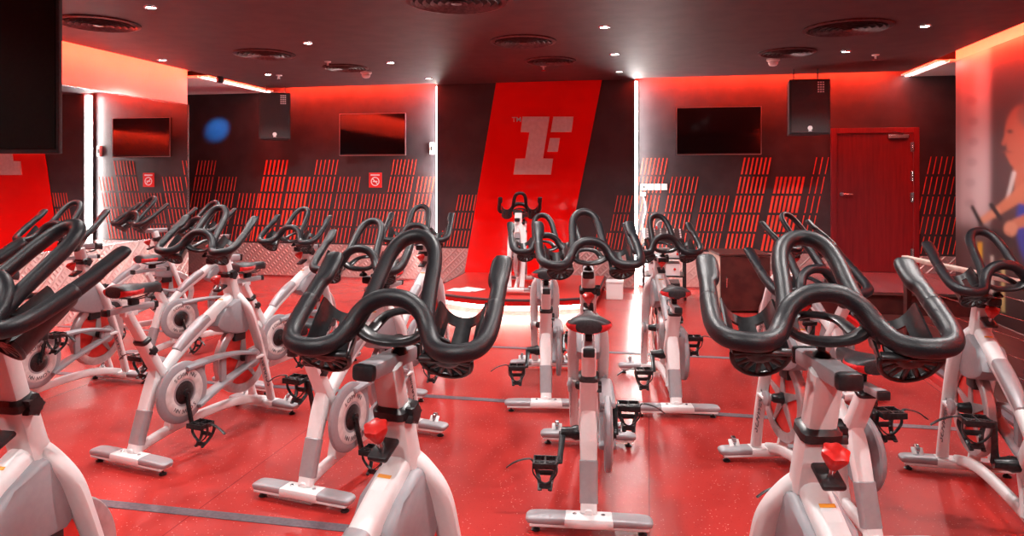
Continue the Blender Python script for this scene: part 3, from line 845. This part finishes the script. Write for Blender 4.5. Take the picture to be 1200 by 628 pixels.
bm = bmesh.new(); prism(bm, [(x*.9-.155, y+.22) if y < 9 else (x*.9-.155, y) for x, y in poly], 0, .09, 'Z'); sub(bm, 'plinth', M['signwhite'])
bm = bmesh.new(); sweep(bm, [(x*.96-.06, y+.10, .078) for x, y in arc], (.014,.010), 1, 8, (0,0,1), 4); sub(bm, 'underglow_strip', M['ledstage'])
# paper on the stage
pc = at_z(541,340,PZ)
for k, (dx, dy, rz) in enumerate(((0,0,.2),(.10,.06,-.1))):
    bm = bmesh.new(); box(bm, (-.105,-.148,0), (.105,.148,.003)); o = finish(bm, 'paper_sheet', M['paper'], None, 0, (pc.x+dx,pc.y+dy,PZ+.001+.0035*k)); o.rotation_euler.z = R(70)+rz
    tag(o, ('lower','upper')[k]+' white paper sheet lying on the left of the stage', 'paper', 'paper sheets on the stage')

# ---- floor strips
for k, (y, lab) in enumerate(((2.80,'dark grey strip across the floor nearest the camera'),(4.60,'dark grey strip across the middle of the red floor'),(6.05,'dark grey strip across the floor closest to the stage'))):
    bm = bmesh.new(); box(bm, (XM+.02,y-.03,0), (1.99,y+.03,.003), .001); tag(finish(bm, 'floor_strip', M['tape'], None, 0), lab, 'floor strip', 'grey floor strips')

# ---- right side: raised wood floor, landing, railing
KX = 2.05
bm = bmesh.new(); box(bm, (KX+.04,YF,0), (XR,8.0,.06)); struct(finish(bm, 'floor_wood', M['wood'], None, 0))
bm = bmesh.new(); box(bm, (KX-.0,YF,0), (KX+.04,8.0,.045)); struct(finish(bm, 'trim_6', M['redtrim'], None, 0))
bm = bmesh.new(); box(bm, (KX+.04,YF,.06), (KX+.10,8.0,.066)); struct(finish(bm, 'trim_7', M['tape'], None, 0))
bm = bmesh.new(); box(bm, (1.25,8.0,0), (5.2,YW-.016,.285)); struct(finish(bm, 'floor_landing', M['landing'], None, 0))
bm = bmesh.new(); box(bm, (1.25,7.96,.265), (XR,8.0,.292)); box(bm, (1.25,7.985,.0), (XR,7.999,.265), mi=1); struct(finish(bm, 'trim_8', [M['chrome'], M['brownlam']], None, 0))
rail = empty('cable_railing', 'cable railing with dark posts and pale top rail on the raised wooden floor', 'railing', (KX+.15,6.6,.066)); rail.rotation_euler.z = R(9)
def rp(bm, n, m): return finish(bm, n, m, rail, 40)
for y in (0, -1.75, -3.5):
    bm = bmesh.new(); box(bm, (-.022,y-.03,0), (.022,y+.03,.72), .004); box(bm, (-.05,y-.05,0), (.05,y+.05,.012), .003); rp(bm, 'post', M['brownlam'])
bm = bmesh.new(); box(bm, (-.03,-3.56,.72), (.03,.05,.755), .008); rp(bm, 'top_rail', M['beige'])
for k in range(5):
    z = .10+.13*k; bm = bmesh.new(); sweep(bm, [(-.0,-3.5,z), (0,0,z)], .003, 1, 6); rp(bm, 'cable', M['chrome'])

# ---- door
dl, dr_ = at_y(973,0,YW).x, at_y(1076,0,YW).x; dt = at_y(1020,150,YW).z
dr0 = bpy.data.objects.new('door_1', None); C.objects.link(dr0); struct(dr0); dr0.location = ((dl+dr_)/2, YW, .286)
hw = (dr_-dl)/2; hh = dt-.286
bm = bmesh.new()
box(bm, (-hw,-.05,0), (-hw+.07,-.001,hh), .004); box(bm, (hw-.07,-.05,0), (hw,-.001,hh), .004); box(bm, (-hw+.07,-.05,hh-.07), (hw-.07,-.001,hh), .004)
finish(bm, 'door_frame', M['doorwood'], dr0, 0)
bm = bmesh.new(); box(bm, (-hw+.074,-.035,.004), (hw-.074,-.001,hh-.074), .002); lf = finish(bm, 'door_leaf', M['doorwood'], dr0, 0)
for z in (hh-.25, hh-.62, hh*.52, .25):
    bm = bmesh.new(); lathe(bm, [(.011,0),(.011,.12)], 'Z', 10, (hw-.072,-.046,z-.06)); box(bm, (hw-.105,-.038,z-.06), (hw-.045,-.034,z+.06)); finish(bm, 'hinge', M['chrome'], dr0, 40)
bm = bmesh.new(); box(bm, (hw-.38,-.085,hh-.14), (hw-.13,-.036,hh-.09), .008)
sweep(bm, [(hw-.2,-.09,hh-.085),(hw-.34,-.14,hh-.06),(hw-.36,-.055,hh-.045)], (.01,.006), 1, 8); finish(bm, 'door_closer', M['chrome'], dr0, 0)
bm = bmesh.new(); sweep(bm, [(-hw+.13,-.04,1.0),(-hw+.13,-.085,1.0),(-hw+.25,-.085,1.0)], .010, 4, 10); lathe(bm, [(.026,-.045),(.026,-.035)], 'Y', 16, (-hw+.13,0,1.0)); finish(bm, 'door_handle', M['chrome'], dr0, 40)

# ---- printed wall on the right (flat print)
def mural():
    Y1 = YR-.01; Y0 = 3.4; ny, nz = 200, 150; Z0, Z1 = .07, 2.80
    verts, faces, cols = [], [], []
    def soft(d, w): return 1/(1+math.exp(max(-30, min(30, d/w))))
    def seg(p, a, b, r0, r1):
        ax, ay = a; bx, by = b; vx, vy = bx-ax, by-ay
        t = max(0, min(1, ((p[0]-ax)*vx+(p[1]-ay)*vy)/(vx*vx+vy*vy)))
        return math.hypot(p[0]-ax-t*vx, p[1]-ay-t*vy)-(r0+(r1-r0)*t)
    def ell(p, c, rx, ry): return (math.hypot((p[0]-c[0])/rx, (p[1]-c[1])/ry)-1)*min(rx, ry)
    def col(px, py):
        p = (px, py)
        c = Vector((.50,.36,.37))
        def mixc(k, w): nonlocal c; c = c.lerp(Vector(k), w)
        mixc((.10,.055,.06), soft(abs(px-1123)-3, 1.2)*.4)
        mixc((.60,.46,.47), soft(abs(px-1148)-9, 2))
        mixc((.09,.05,.055), soft(1161-px, 1.5)*soft(px-1400, 20))
        mixc((.30,.2,.2), soft(abs(px-1250)-16, 4)); mixc((.34,.22,.22), soft(abs(px-1330)-22, 5))
        mixc((.05,.02,.02), soft(262-py, 5)*.9)
        for k in range(6): mixc((.34,.24,.25), .5*soft(ell(p, (1139+2*math.sin(k), 118+k*24), 6, 5), .8))
        # bottles and shelf of blurred things below
        for x, y, w, h, k in ((1149,320,2.6,36,(.75,.40,.03)),(1156,336,2.2,24,(.28,.16,.50)),(1163,330,1.6,30,(.7,.62,.55)),(1176,335,2,30,(.65,.5,.2)),(1141,346,4,14,(.30,.12,.06)),(1132,360,5,14,(.14,.04,.03))):
            mixc(k, soft(max(abs(px-x)-w, (abs(py-y)-h)*1.0), .6))
        # man on a bike: far trunk, arm, neck, head
        mixc((.03,.06,.42), soft(ell(p, (1226,262), 34, 62), 1.2))
        mixc((.52,.15,.09), soft(seg(p, (1200,196), (1206,224), 12, 17), .8))
        mixc((.78,.72,.70), soft(seg(p, (1189,203), (1180,238), 2.4, 2.0), .6)*.8)
        mixc((.60,.20,.11), soft(seg(p, (1204,222), (1170,247), 9, 5), .7)); mixc((.68,.28,.17), soft(seg(p, (1168,248), (1152,258), 5, 4), .7))
        mixc((.60,.20,.11), soft(seg(p, (1228,250), (1192,262), 10, 6), .7)); mixc((.70,.29,.18), soft(ell(p, (1185,268), 8, 9), .7))
        for q in range(4): mixc((.35,.11,.07), .6*soft(seg(p, (1179+q*2,272+q*.5), (1177+q*2,277+q*.6), .5, .5), .4))
        mixc((.02,.02,.025), soft(seg(p, (1162,240), (1173,256), 2.6, 2.6), .5)); mixc((.02,.02,.025), soft(seg(p, (1140,243), (1150,262), 2.2, 2.6), .6))
        mixc((.02,.02,.025), soft(seg(p, (1150,266), (1182,280), 3, 3), .7))
        mixc((.50,.13,.08), soft(ell(p, (1199,157), 21, 34), .7))
        mixc((.50,.13,.08), soft(seg(p, (1181,158), (1176.5,168), 2.6, 2.2), .6))
        mixc((.50,.13,.08), soft(seg(p, (1184,180), (1190,188), 5, 7), .7))
        mixc((.46,.11,.07), soft(ell(p, (1210,166), 5, 9), .8))
        mixc((.20,.10,.08), soft(ell(p, (1213,134), 20, 18), 1.5)*.8)
        mixc((.10,.04,.03), soft(ell(p, (1184,154), 3.2, 2.2), .6)); mixc((.30,.08,.06), soft(ell(p, (1181,178), 4, 1.4), .6))
        return c
    for j in range(nz+1):
        for i in range(ny+1):
            Y = Y0+(Y1-Y0)*i/ny; Z = Z0+(Z1-Z0)*j/nz
            d = -XR*sT+Y*cT; xr = XR*cT+Y*sT
            px = HX+F*xr/d; py = HY+F*(CH-Z)/d
            verts.append((XR-.004, Y, Z)); cols.append(col(px, py)*.62)
    for j in range(nz):
        for i in range(ny):
            a = j*(ny+1)+i; faces.append((a, a+ny+1, a+ny+2, a+1))
    me = bpy.data.meshes.new('wall_print'); me.from_pydata(verts, [], faces)
    at = me.color_attributes.new('print', 'FLOAT_COLOR', 'POINT')
    for k, c in enumerate(cols): at.data[k].color = (c[0], c[1], c[2], 1)
    m = mat('printed_wall', (.5,.4,.4), .4); a = m.node_tree.nodes.new('ShaderNodeVertexColor'); a.layer_name = 'print'
    m.node_tree.links.new(a.outputs['Color'], m.node_tree.nodes['Principled BSDF'].inputs['Base Color'])
    me.materials.append(m)
    o = bpy.data.objects.new('wall_print', me); C.objects.link(o)
    tag(o, 'large wall print on the right of a man gripping exercise bike handlebars', 'wall print')
    return o
mural()

# ---- televisions
def tv(name, x0, x1, z0, z1, yf, label, parent_loc, th=.05, silver=True):
    t = empty(name, label, 'television', parent_loc)
    L0 = Vector(parent_loc)
    def bb(lo, hi, b=.004):
        bm = bmesh.new(); box(bm, Vector(lo)-L0, Vector(hi)-L0, b); return bm
    finish(bb((x0,yf,z0),(x1,yf+th,z1)), 'housing', M['bezel'], t, 0)
    finish(bb((x0+.012,yf-.003,z0+.022),(x1-.012,yf+.001,z1-.012), 0), 'screen', M['screen'], t, 0)
    bm = bmesh.new()
    for lo, hi in (((x0-.004,yf-.002,z0-.004),(x1+.004,yf+.01,z0+.006)),((x0-.004,yf-.002,z0),(x0+.004,yf+.01,z1)),((x1-.004,yf-.002,z0),(x1+.004,yf+.01,z1)),((x0-.004,yf-.002,z1-.004),(x1+.004,yf+.01,z1+.003))):
        box(bm, Vector(lo)-L0, Vector(hi)-L0)
    finish(bm, 'screen_edge', M['silverbezel'] if silver else M['bezel'], t, 0)
    return t, L0
YT = YW-.16
for (a, b, c, d, lab) in ((398,475,133,182,'left wall television, above the striped wall left of the red panel'),(793,892,125.5,181,'right wall television, above the striped wall right of the red panel')):
    p0, p1 = at_y(a,(c+d)/2,YT), at_y(b,(c+d)/2,YT); zt = at_y((a+b)/2,c,YT).z; zb = at_y((a+b)/2,d,YT).z
    t, L0 = tv('wall_television', p0.x, p1.x, zb, zt, YT, lab, ((p0.x+p1.x)/2, YW, zb))
    bm = bmesh.new(); box(bm, (-.2,-.11,.1), (.2,-.001,zt-zb-.1), .005); finish(bm, 'wall_bracket', M['blackmetal'], t, 0)
# near hanging screen, top left
dN = 2.6
xr1 = (69-HX)/F*dN
pz = CH+(HY-180)*dN/F
t = empty('hanging_television', 'large black television hanging in the top left corner, closest to the camera', 'television', (*cw(xr1-.58, dN), pz), 0)
t.rotation_euler = (0,0,TH)
bm = bmesh.new(); box(bm, (-.58,0,0), (.58,.022,.72), .004); finish(bm, 'housing', M['black'], t, 0)
bm = bmesh.new(); box(bm, (-.568,-.003,.018), (.568,.001,.708)); finish(bm, 'screen', mat('matt_black_screen', (.004,.004,.004), .5, spec=.1), t, 0)
bm = bmesh.new(); box(bm, (-.2,.022,.25), (.2,.09,.5), .004); sweep(bm, [(0,.11,.3),(0,.11,ZC-pz)], .02, 1, 12); finish(bm, 'ceiling_mount', M['blackmetal'], t, 40)

# ---- speakers
def speaker(px, py, w, h, dep, dd, rz, tilt, label):
    xr = (px-HX)/F*dd; X, Y = cw(xr, dd); z = CH+(HY-py)*dd/F
    t = empty('wall_speaker', label, 'speaker', (X,Y,z)); t.rotation_euler = (tilt,0,rz)
    bm = bmesh.new(); prism(bm, [(-w/2,0),(w/2,0),(w/2*.72,dep),(-w/2*.72,dep)], -h/2, h/2, 'Z', .008); finish(bm, 'cabinet', M['cab'], t, 0)
    bm = bmesh.new(); box(bm, (-w/2+.015,-.012,-h/2+.015), (w/2-.015,.001,h/2-.015), .006); g = finish(bm, 'grille', M['cab'], t, 0)
    bm = bmesh.new()
    for r_ in range(5):
        for c_ in range(3): box(bm, (w*.18+c_*.028,-.015,h/2-.05-r_*.028), (w*.18+c_*.028+.02,-.011,h/2-.034-r_*.028))
    finish(bm, 'badge', M['signwhite'], g, 0)
    bm = bmesh.new(); lathe(bm, [(.028,-.0155),(.028,-.011)], 'Y', 20, (0,0,-h/2+.075)); box(bm, (-.02,-.0155,-h/2+.036), (.02,-.012,-h/2+.046)); finish(bm, 'emblem', M['signwhite'], g, 0)
    bm = bmesh.new()
    for s in (-1, 1): sweep(bm, [(s*w*.3,dep*.5,h/2), (s*w*.3,dep*.5,ZC-z)], (.008,.012), 1, 8)
    box(bm, (-w*.35,dep*.4,h/2-.004), (w*.35,dep*.6,h/2+.012)); b_ = finish(bm, 'bracket', M['blackmetal'], t, 40)
    return t
speaker(322,136,.43,.67,.34,10.0,TH+.25,R(0),'left black speaker hanging between the mirror and the left television')
speaker(949,125,.47,.66,.34,8.35,TH-.12,R(0),'right black speaker hanging between the right television and the door')

# ---- ceiling fittings
VENTS = [(115,27,.33,'round ceiling vent nearest the hanging television'),(535,1,.38,'round ceiling vent cut by the top edge of the picture'),(310,63,.32,'round ceiling vent in front of the left speaker'),
         (405,79,.27,'round ceiling vent above the left wall television'),(613,48,.32,'round ceiling vent left of the two bright middle lamps'),(645,71,.29,'round ceiling vent just in front of the red panel'),
         (993,32,.37,'round ceiling vent between the two bright lamps on the right'),(922,61,.29,'round ceiling vent above the right speaker')]
for px, py, r_, lab in VENTS:
    p = at_z(px, py, ZC)
    t = empty('ceiling_vent', lab, 'vent', (p.x,p.y,ZC), 0, 'round ceiling vents')
    bm = bmesh.new(); lathe(bm, [(r_*.86,-.004),(r_*.9,-.02),(r_,-.012),(r_,-.0005)], 'Z', 40, close=False); finish(bm, 'rim', M['ventmetal'], t, 40)
    bm = bmesh.new(); lathe(bm, [(r_*.88,-.001),(r_*.88,-.003)], 'Z', 40); finish(bm, 'backing', M['ventdark'], t, 0)
    bm = bmesh.new()
    for k in range(5):
        q = r_*(.80-.15*k); lathe(bm, [(q-.016,-.005),(q+.006,-.026),(q+.009,-.024),(q-.012,-.003)], 'Z', 36, close=False)
    lathe(bm, [(.03,-.003),(.04,-.026),(.01,-.03)], 'Z', 20); finish(bm, 'louvre', M['ventmetal'], t, 40)
LAMPS = [(177,8,'ceiling spotlight at the top left beside the round vent'),(190,70,'ceiling spotlight above the mirror'),(314,87,'ceiling spotlight directly above the left speaker'),(361,50,'ceiling spotlight right of the vent in front of the left speaker'),
         (458,73,'ceiling spotlight above the left wall television'),(708,31,'brightest ceiling spotlight, in the top middle'),(720,63,'ceiling spotlight just beyond the brightest middle one'),(991,60,'ceiling spotlight above the door and right speaker'),(1084,30,'ceiling spotlight at the top right')]
def lamp(X, Y, lab, dim=False, power=60, grp='recessed ceiling spotlights'):
    t = empty('ceiling_spotlight', lab, 'light', (X,Y,ZC), 0, grp)
    bm = bmesh.new(); lathe(bm, [(.036,-.003),(.044,-.012),(.055,-.008),(.056,-.0005)], 'Z', 24, close=False); finish(bm, 'ring', M['chrome'], t, 40)
    bm = bmesh.new(); lathe(bm, [(.037,-.001),(.034,-.007),(.01,-.010)], 'Z', 20); finish(bm, 'lens', M['lampdim' if dim else 'lamp'], t, 40)
    if not dim:
        l = bpy.data.lights.new('spot_beam', 'SPOT'); l.energy = power; l.spot_size = R(130); l.spot_blend = .6; l.shadow_soft_size = .04; l.color = (1,.93,.90)
        o = bpy.data.objects.new('spot_beam', l); C.objects.link(o); o.parent = t; o.location = (0,0,-.03)
LP = 105
for px, py, lab in LAMPS:
    p = at_z(px, py, ZC); lamp(p.x, p.y, lab, power=LP)
for px, py, lab in ((502,91.5,'dim ceiling light over the left edge of the middle wall'),(725,83.5,'dim ceiling light right of the red panel top')):
    p = at_z(px, py, ZC); lamp(p.x, p.y, lab, True)
for X, Y, lab in ((-4.2,3.2,'added ceiling spotlight over the left bikes out of view'),(-2.2,3.4,'added ceiling spotlight over the left foreground out of view'),(-.2,2.6,'added ceiling spotlight over the middle foreground out of view'),(1.3,2.4,'added ceiling spotlight over the right foreground out of view'),  # assumed lamps outside the view, added to light the bikes and floor
               (-3.0,.9,'added unseen ceiling spotlight left of the camera'),(-.8,.2,'added unseen ceiling spotlight behind the camera left'),(1.2,.2,'added unseen ceiling spotlight behind the camera right'),(-1.0,4.4,'added ceiling spotlight over the middle bikes out of view')):
    lamp(X, Y, lab, power=LP)
# smoke detectors, sprinklers
for px, py, lab in ((429,87,'white smoke detector on the ceiling above the left television'),(906,72,'white smoke detector on the ceiling above the right speaker')):
    p = at_z(px, py-3, ZC); t = empty('smoke_detector', lab, 'smoke detector', (p.x,p.y,ZC), 0, 'smoke detectors')
    bm = bmesh.new(); lathe(bm, [(.07,-.0005),(.072,-.02),(.06,-.03)], 'Z', 24); finish(bm, 'base', M['whiteplastic'], t, 40)
    bm = bmesh.new(); lathe(bm, [(.05,-.03),(.055,-.05),(.04,-.075),(.015,-.082)], 'Z', 24); finish(bm, 'sensor_dome', M['whiteplastic'], t, 40)
for px, py, lab in ((384,75,'ceiling sprinkler left of the smoke detector over the left television'),(327,91,'ceiling sprinkler beside the left speaker'),(637,80,'ceiling sprinkler just in front of the red panel'),(1026,67,'ceiling sprinkler left of the top right spotlight')):
    p = at_z(px, py-3, ZC); t = empty('ceiling_sprinkler', lab, 'sprinkler', (p.x,p.y,ZC), 0, 'ceiling sprinklers')
    bm = bmesh.new(); lathe(bm, [(.04,.002),(.036,-.01),(.012,-.014),(.012,-.045)], 'Z', 16); finish(bm, 'body', M['whiteplastic'], t, 40)
    bm = bmesh.new(); lathe(bm, [(.03,-.055),(.03,-.059)], 'Z', 12)
    for s in (-1,1): sweep(bm, [(.012*s,0,-.04),(.018*s,0,-.05),(.004*s,0,-.056)], .003, 3, 6)
    finish(bm, 'deflector', M['chrome'], t, 40)

# ---- small wall things
# no-smoking style notice
q = at_y(440,211,YW); t = empty('notice_sign', 'small red notice with a white circle on the wall under the left television', 'sign', (q.x,YW,q.z))
bm = bmesh.new(); box(bm, (-.10,-.012,-.11), (.10,-.001,.11), .003); finish(bm, 'board', M['signred'], t, 0)
bm = bmesh.new(); N_ = 28
sweep(bm, [(.06*math.cos(2*PI*k/N_),-.014,-.02+.06*math.sin(2*PI*k/N_)) for k in range(N_)], (.008,.002), closed=True, n=6, ref=(0,1,0))
sweep(bm, [(-.04,-.014,.02),(.04,-.014,-.06)], (.007,.002), 1, 6, (0,1,0)); box(bm, (-.035,-.0155,-.028), (.035,-.0125,-.012)); box(bm, (-.07,-.0155,.065), (.07,-.0125,.085))
finish(bm, 'pictogram', M['signwhite'], t, 0)
q0 = at_y(754,219,YW)
for k in range(4):
    q = at_y(754.5+8*k,219,YW); t = empty('wall_socket', ('first','second','third','last')[k]+' white wall socket in the row of four beside the bright light strip', 'socket', (q.x,YW,q.z), 0, 'row of wall sockets')
    bm = bmesh.new(); box(bm, (-.040,-.012,-.042), (.040,-.001,.042), .004); finish(bm, 'faceplate', M['whiteplastic'], t, 0)
    bm = bmesh.new(); box(bm, (-.018,-.015,-.018), (.018,-.011,.018), .002); finish(bm, 'outlet', M['bezel' if k == 0 else 'whiteplastic'], t, 0)
q = at_y(754,228,YW); bm = bmesh.new()
box(bm, (q.x-.035,YW-.05,q.z-.02), (q.x+.035,YW-.012,q.z+.03), .008)
sweep(bm, [(q.x,YW-.03,q.z-.02),(q.x+.03,YW-.04,q.z-.2),(q.x-.01,YW-.03,q.z-.45),(q.x+.06,YW-.05,q.z-.75),(q.x+.12,YW-.3,q.z-.80)], .007, 6, 8)
tag(finish(bm, 'plug_cable', M['whiteplastic'], None, 40), 'white plug and cable hanging below the first wall socket', 'cable')
q = at_y(507,174,YW); bm = bmesh.new(); box(bm, (q.x-.035,YW-.05,q.z-.085), (q.x+.035,YW-.001,q.z+.085), .008); box(bm, (q.x-.015,YW-.056,q.z-.03), (q.x+.015,YW-.05,q.z+.03), .003, mi=1)
tag(finish(bm, 'wall_controller', [M['whiteplastic'], M['bezel']], None, 0), 'small white control box high on the wall beside the left light strip', 'control box')

# ---- equipment rack with mixer
rk = empty('equipment_rack', 'open black metal rack holding audio equipment right of the stage', 'rack', (at_z(778,348,0).x, at_z(778,348,0).y, 0), 0)
RW, RD, RH = .25, .22, .70
for sx in (-1,1):
    for sy_ in (-1,1):
        bm = bmesh.new(); box(bm, (sx*RW-.012,sy_*RD-.012,0), (sx*RW+.012,sy_*RD+.012,RH), .003); finish(bm, 'upright', M['blackmetal'], rk, 0)
for z in (.08,.28,.50,RH-.015):
    bm = bmesh.new(); box(bm, (-RW,-RD,z), (RW,RD,z+.014), .002); finish(bm, 'shelf', M['blackmetal'], rk, 0)
rx, ry = rk.location.x, rk.location.y
def device(lo, hi, name, label, body, extra):
    t = empty(name, label, 'audio device', (rx+(lo[0]+hi[0])/2, ry+(lo[1]+hi[1])/2, lo[2]), 0)
    w, d_, h = hi[0]-lo[0], hi[1]-lo[1], hi[2]-lo[2]
    bm = bmesh.new(); box(bm, (-w/2,-d_/2,0), (w/2,d_/2,h), .005); finish(bm, 'casing', body, t, 0)
    for k in range(extra):
        bm = bmesh.new(); x = -w/2+w*(k+.5)/extra; lathe(bm, [(.014,-d_/2-.014),(.016,-d_/2)], 'Y', 14, (x,0,h*.55)); finish(bm, 'dial', M['whiteplastic' if k%2 else 'redknob'], t, 40)
    return t
device((-.20,-.18,.5145), (.20,.18,.60), 'amplifier', 'silver amplifier on the upper shelf of the black rack', M['whiteplastic'], 5)
device((-.19,-.18,.2945), (.19,.18,.44), 'media_player', 'pale box with dials on the middle shelf of the black rack', M['whiteplastic'], 3)
device((-.19,-.18,.0945), (.19,.18,.20), 'power_unit', 'black power unit on the bottom shelf of the rack', M['bezel'], 4)
mx = empty('mixing_desk', 'black mixing desk with rows of knobs on top of the rack', 'mixer', (rx,ry,RH)); 
bm = bmesh.new(); prism(bm, [(-.2,0.0005),(.2,0.0005),(.2,.15),(-.2,.05)], -.24, .24, 'X', .004); finish(bm, 'casing', M['bezel'], mx, 0)
bm = bmesh.new()
bm.free()
for i in range(6):
    for j in range(4):
        y = -.15+.09*j; z = .05+(y+.2)*.25
        bm = bmesh.new(); lathe(bm, [(.011,0),(.009,.02)], 'Z', 8, (-.2+.08*i,y,z)); finish(bm, 'knob', M['whiteplastic'], mx, 40)
hp = empty('headset', 'small headset and red pouch lying on the mixing desk', 'headset', (rx-.03,ry+.08,RH+.142)); bm = bmesh.new()
sweep(bm, [(-.06,0,0.02),(-.05,0,.08),(0,0,.11),(.05,0,.08),(.06,0,.02)], .008, 5, 8); finish(bm, 'band', M['whiteplastic'], hp, 40)
for s in (-1,1):
    bm = bmesh.new(); lathe(bm, [(.02,-.01),(.028,0),(.02,.012)], 'X', 14, (.06*s,0,.02)); finish(bm, 'ear_pad', M['redknob' if s < 0 else 'silver'], hp, 40)

# ---- cabinet
q = at_z(866,366,0); cb = empty('equipment_cabinet', 'brown laminate cabinet with beige side standing right of the rack', 'cabinet', (q.x+.02,q.y+.25,0), R(7))
bm = bmesh.new(); box(bm, (-.27,-.28,.03), (.27,.28,.63), .004); finish(bm, 'carcass', M['beige'], cb, 0)
bm = bmesh.new(); box(bm, (-.262,-.30,.035), (.275,-.279,.625), .003); d_ = finish(bm, 'cabinet_door', M['brownlam'], cb, 0)
bm = bmesh.new(); box(bm, (-.28,-.305,.63), (.28,.29,.655), .004); finish(bm, 'cabinet_top', M['brownlam'], cb, 0)
bm = bmesh.new(); sweep(bm, [(-.2,-.30,.28),(-.2,-.325,.30),(-.2,-.325,.38),(-.2,-.30,.40)], .006, 4, 8); finish(bm, 'door_handle', M['chrome'], d_, 40)
bm = bmesh.new(); box(bm, (-.273,-.12,.15), (-.269,-.05,.52), .001); finish(bm, 'side_slot', M['ventdark'], cb, 0)
bm = bmesh.new(); box(bm, (-.25,-.26,0), (.25,.26,.03)); finish(bm, 'plinth', M['black'], cb, 0)
# white box next to the stage
q = at_z(720,351,0); sb = empty('storage_box', 'small white box standing on the floor at the right end of the stage', 'box', (q.x,q.y+.1,0))
bm = bmesh.new(); box(bm, (-.1,-.1,0), (.1,.1,.2), .006); finish(bm, 'box_body', M['signwhite'], sb, 0)
bm = bmesh.new(); box(bm, (-.106,-.106,.2), (.106,.106,.222), .005); finish(bm, 'lid', M['signwhite'], sb, 0)

# ------------------------------------------------------------------ blue effect lamp washing the alcove wall
q = at_y(255,152,YW)
bl = empty('ceiling_effect_lamp', 'small blue effect lamp on the ceiling near the alcove', 'light', (q.x+.2, YW-1.5, ZC))
bl.location.x = max(bl.location.x, -5.5)
bm = bmesh.new(); lathe(bm, [(.04,.002),(.05,-.03),(.045,-.08),(.02,-.085)], 'Z', 18); finish(bm, 'housing', M['black'], bl, 40)
l = bpy.data.lights.new('blue_beam', 'SPOT'); l.energy = 1100; l.color = (.0,.30,1); l.spot_size = R(13); l.spot_blend = 1; l.shadow_soft_size = .03
o = bpy.data.objects.new('blue_beam', l); C.objects.link(o); o.location = bl.location+Vector((-.05,0,-.10))
dv = Vector((q.x,YW,q.z))-o.location; o.rotation_euler = dv.to_track_quat('-Z','Y').to_euler()

# ------------------------------------------------------------------ world, camera, view
w = bpy.data.worlds.new('World'); scn.world = w; w.use_nodes = True
w.node_tree.nodes['Background'].inputs[0].default_value = (.02,.012,.013,1); w.node_tree.nodes['Background'].inputs[1].default_value = 1
cam = bpy.data.cameras.new('Camera'); co = bpy.data.objects.new('Camera', cam); C.objects.link(co)
cam.sensor_width = 36; cam.lens = 36*F/1200; cam.shift_y = -(314-HY)/1200; cam.clip_start = .05
co.location = (0,0,CH); co.rotation_euler = (R(90), 0, TH); scn.camera = co
scn.view_settings.view_transform = 'Standard'; scn.view_settings.look = 'None'
scn.view_settings.gamma = 1; scn.view_settings.use_curve_mapping = False; scn.view_settings.exposure = 0.45
scn.cycles.use_denoising = True
scn.cycles.max_bounces = 8; scn.cycles.diffuse_bounces = 4; scn.cycles.glossy_bounces = 4
scn.cycles.sample_clamp_indirect = 6
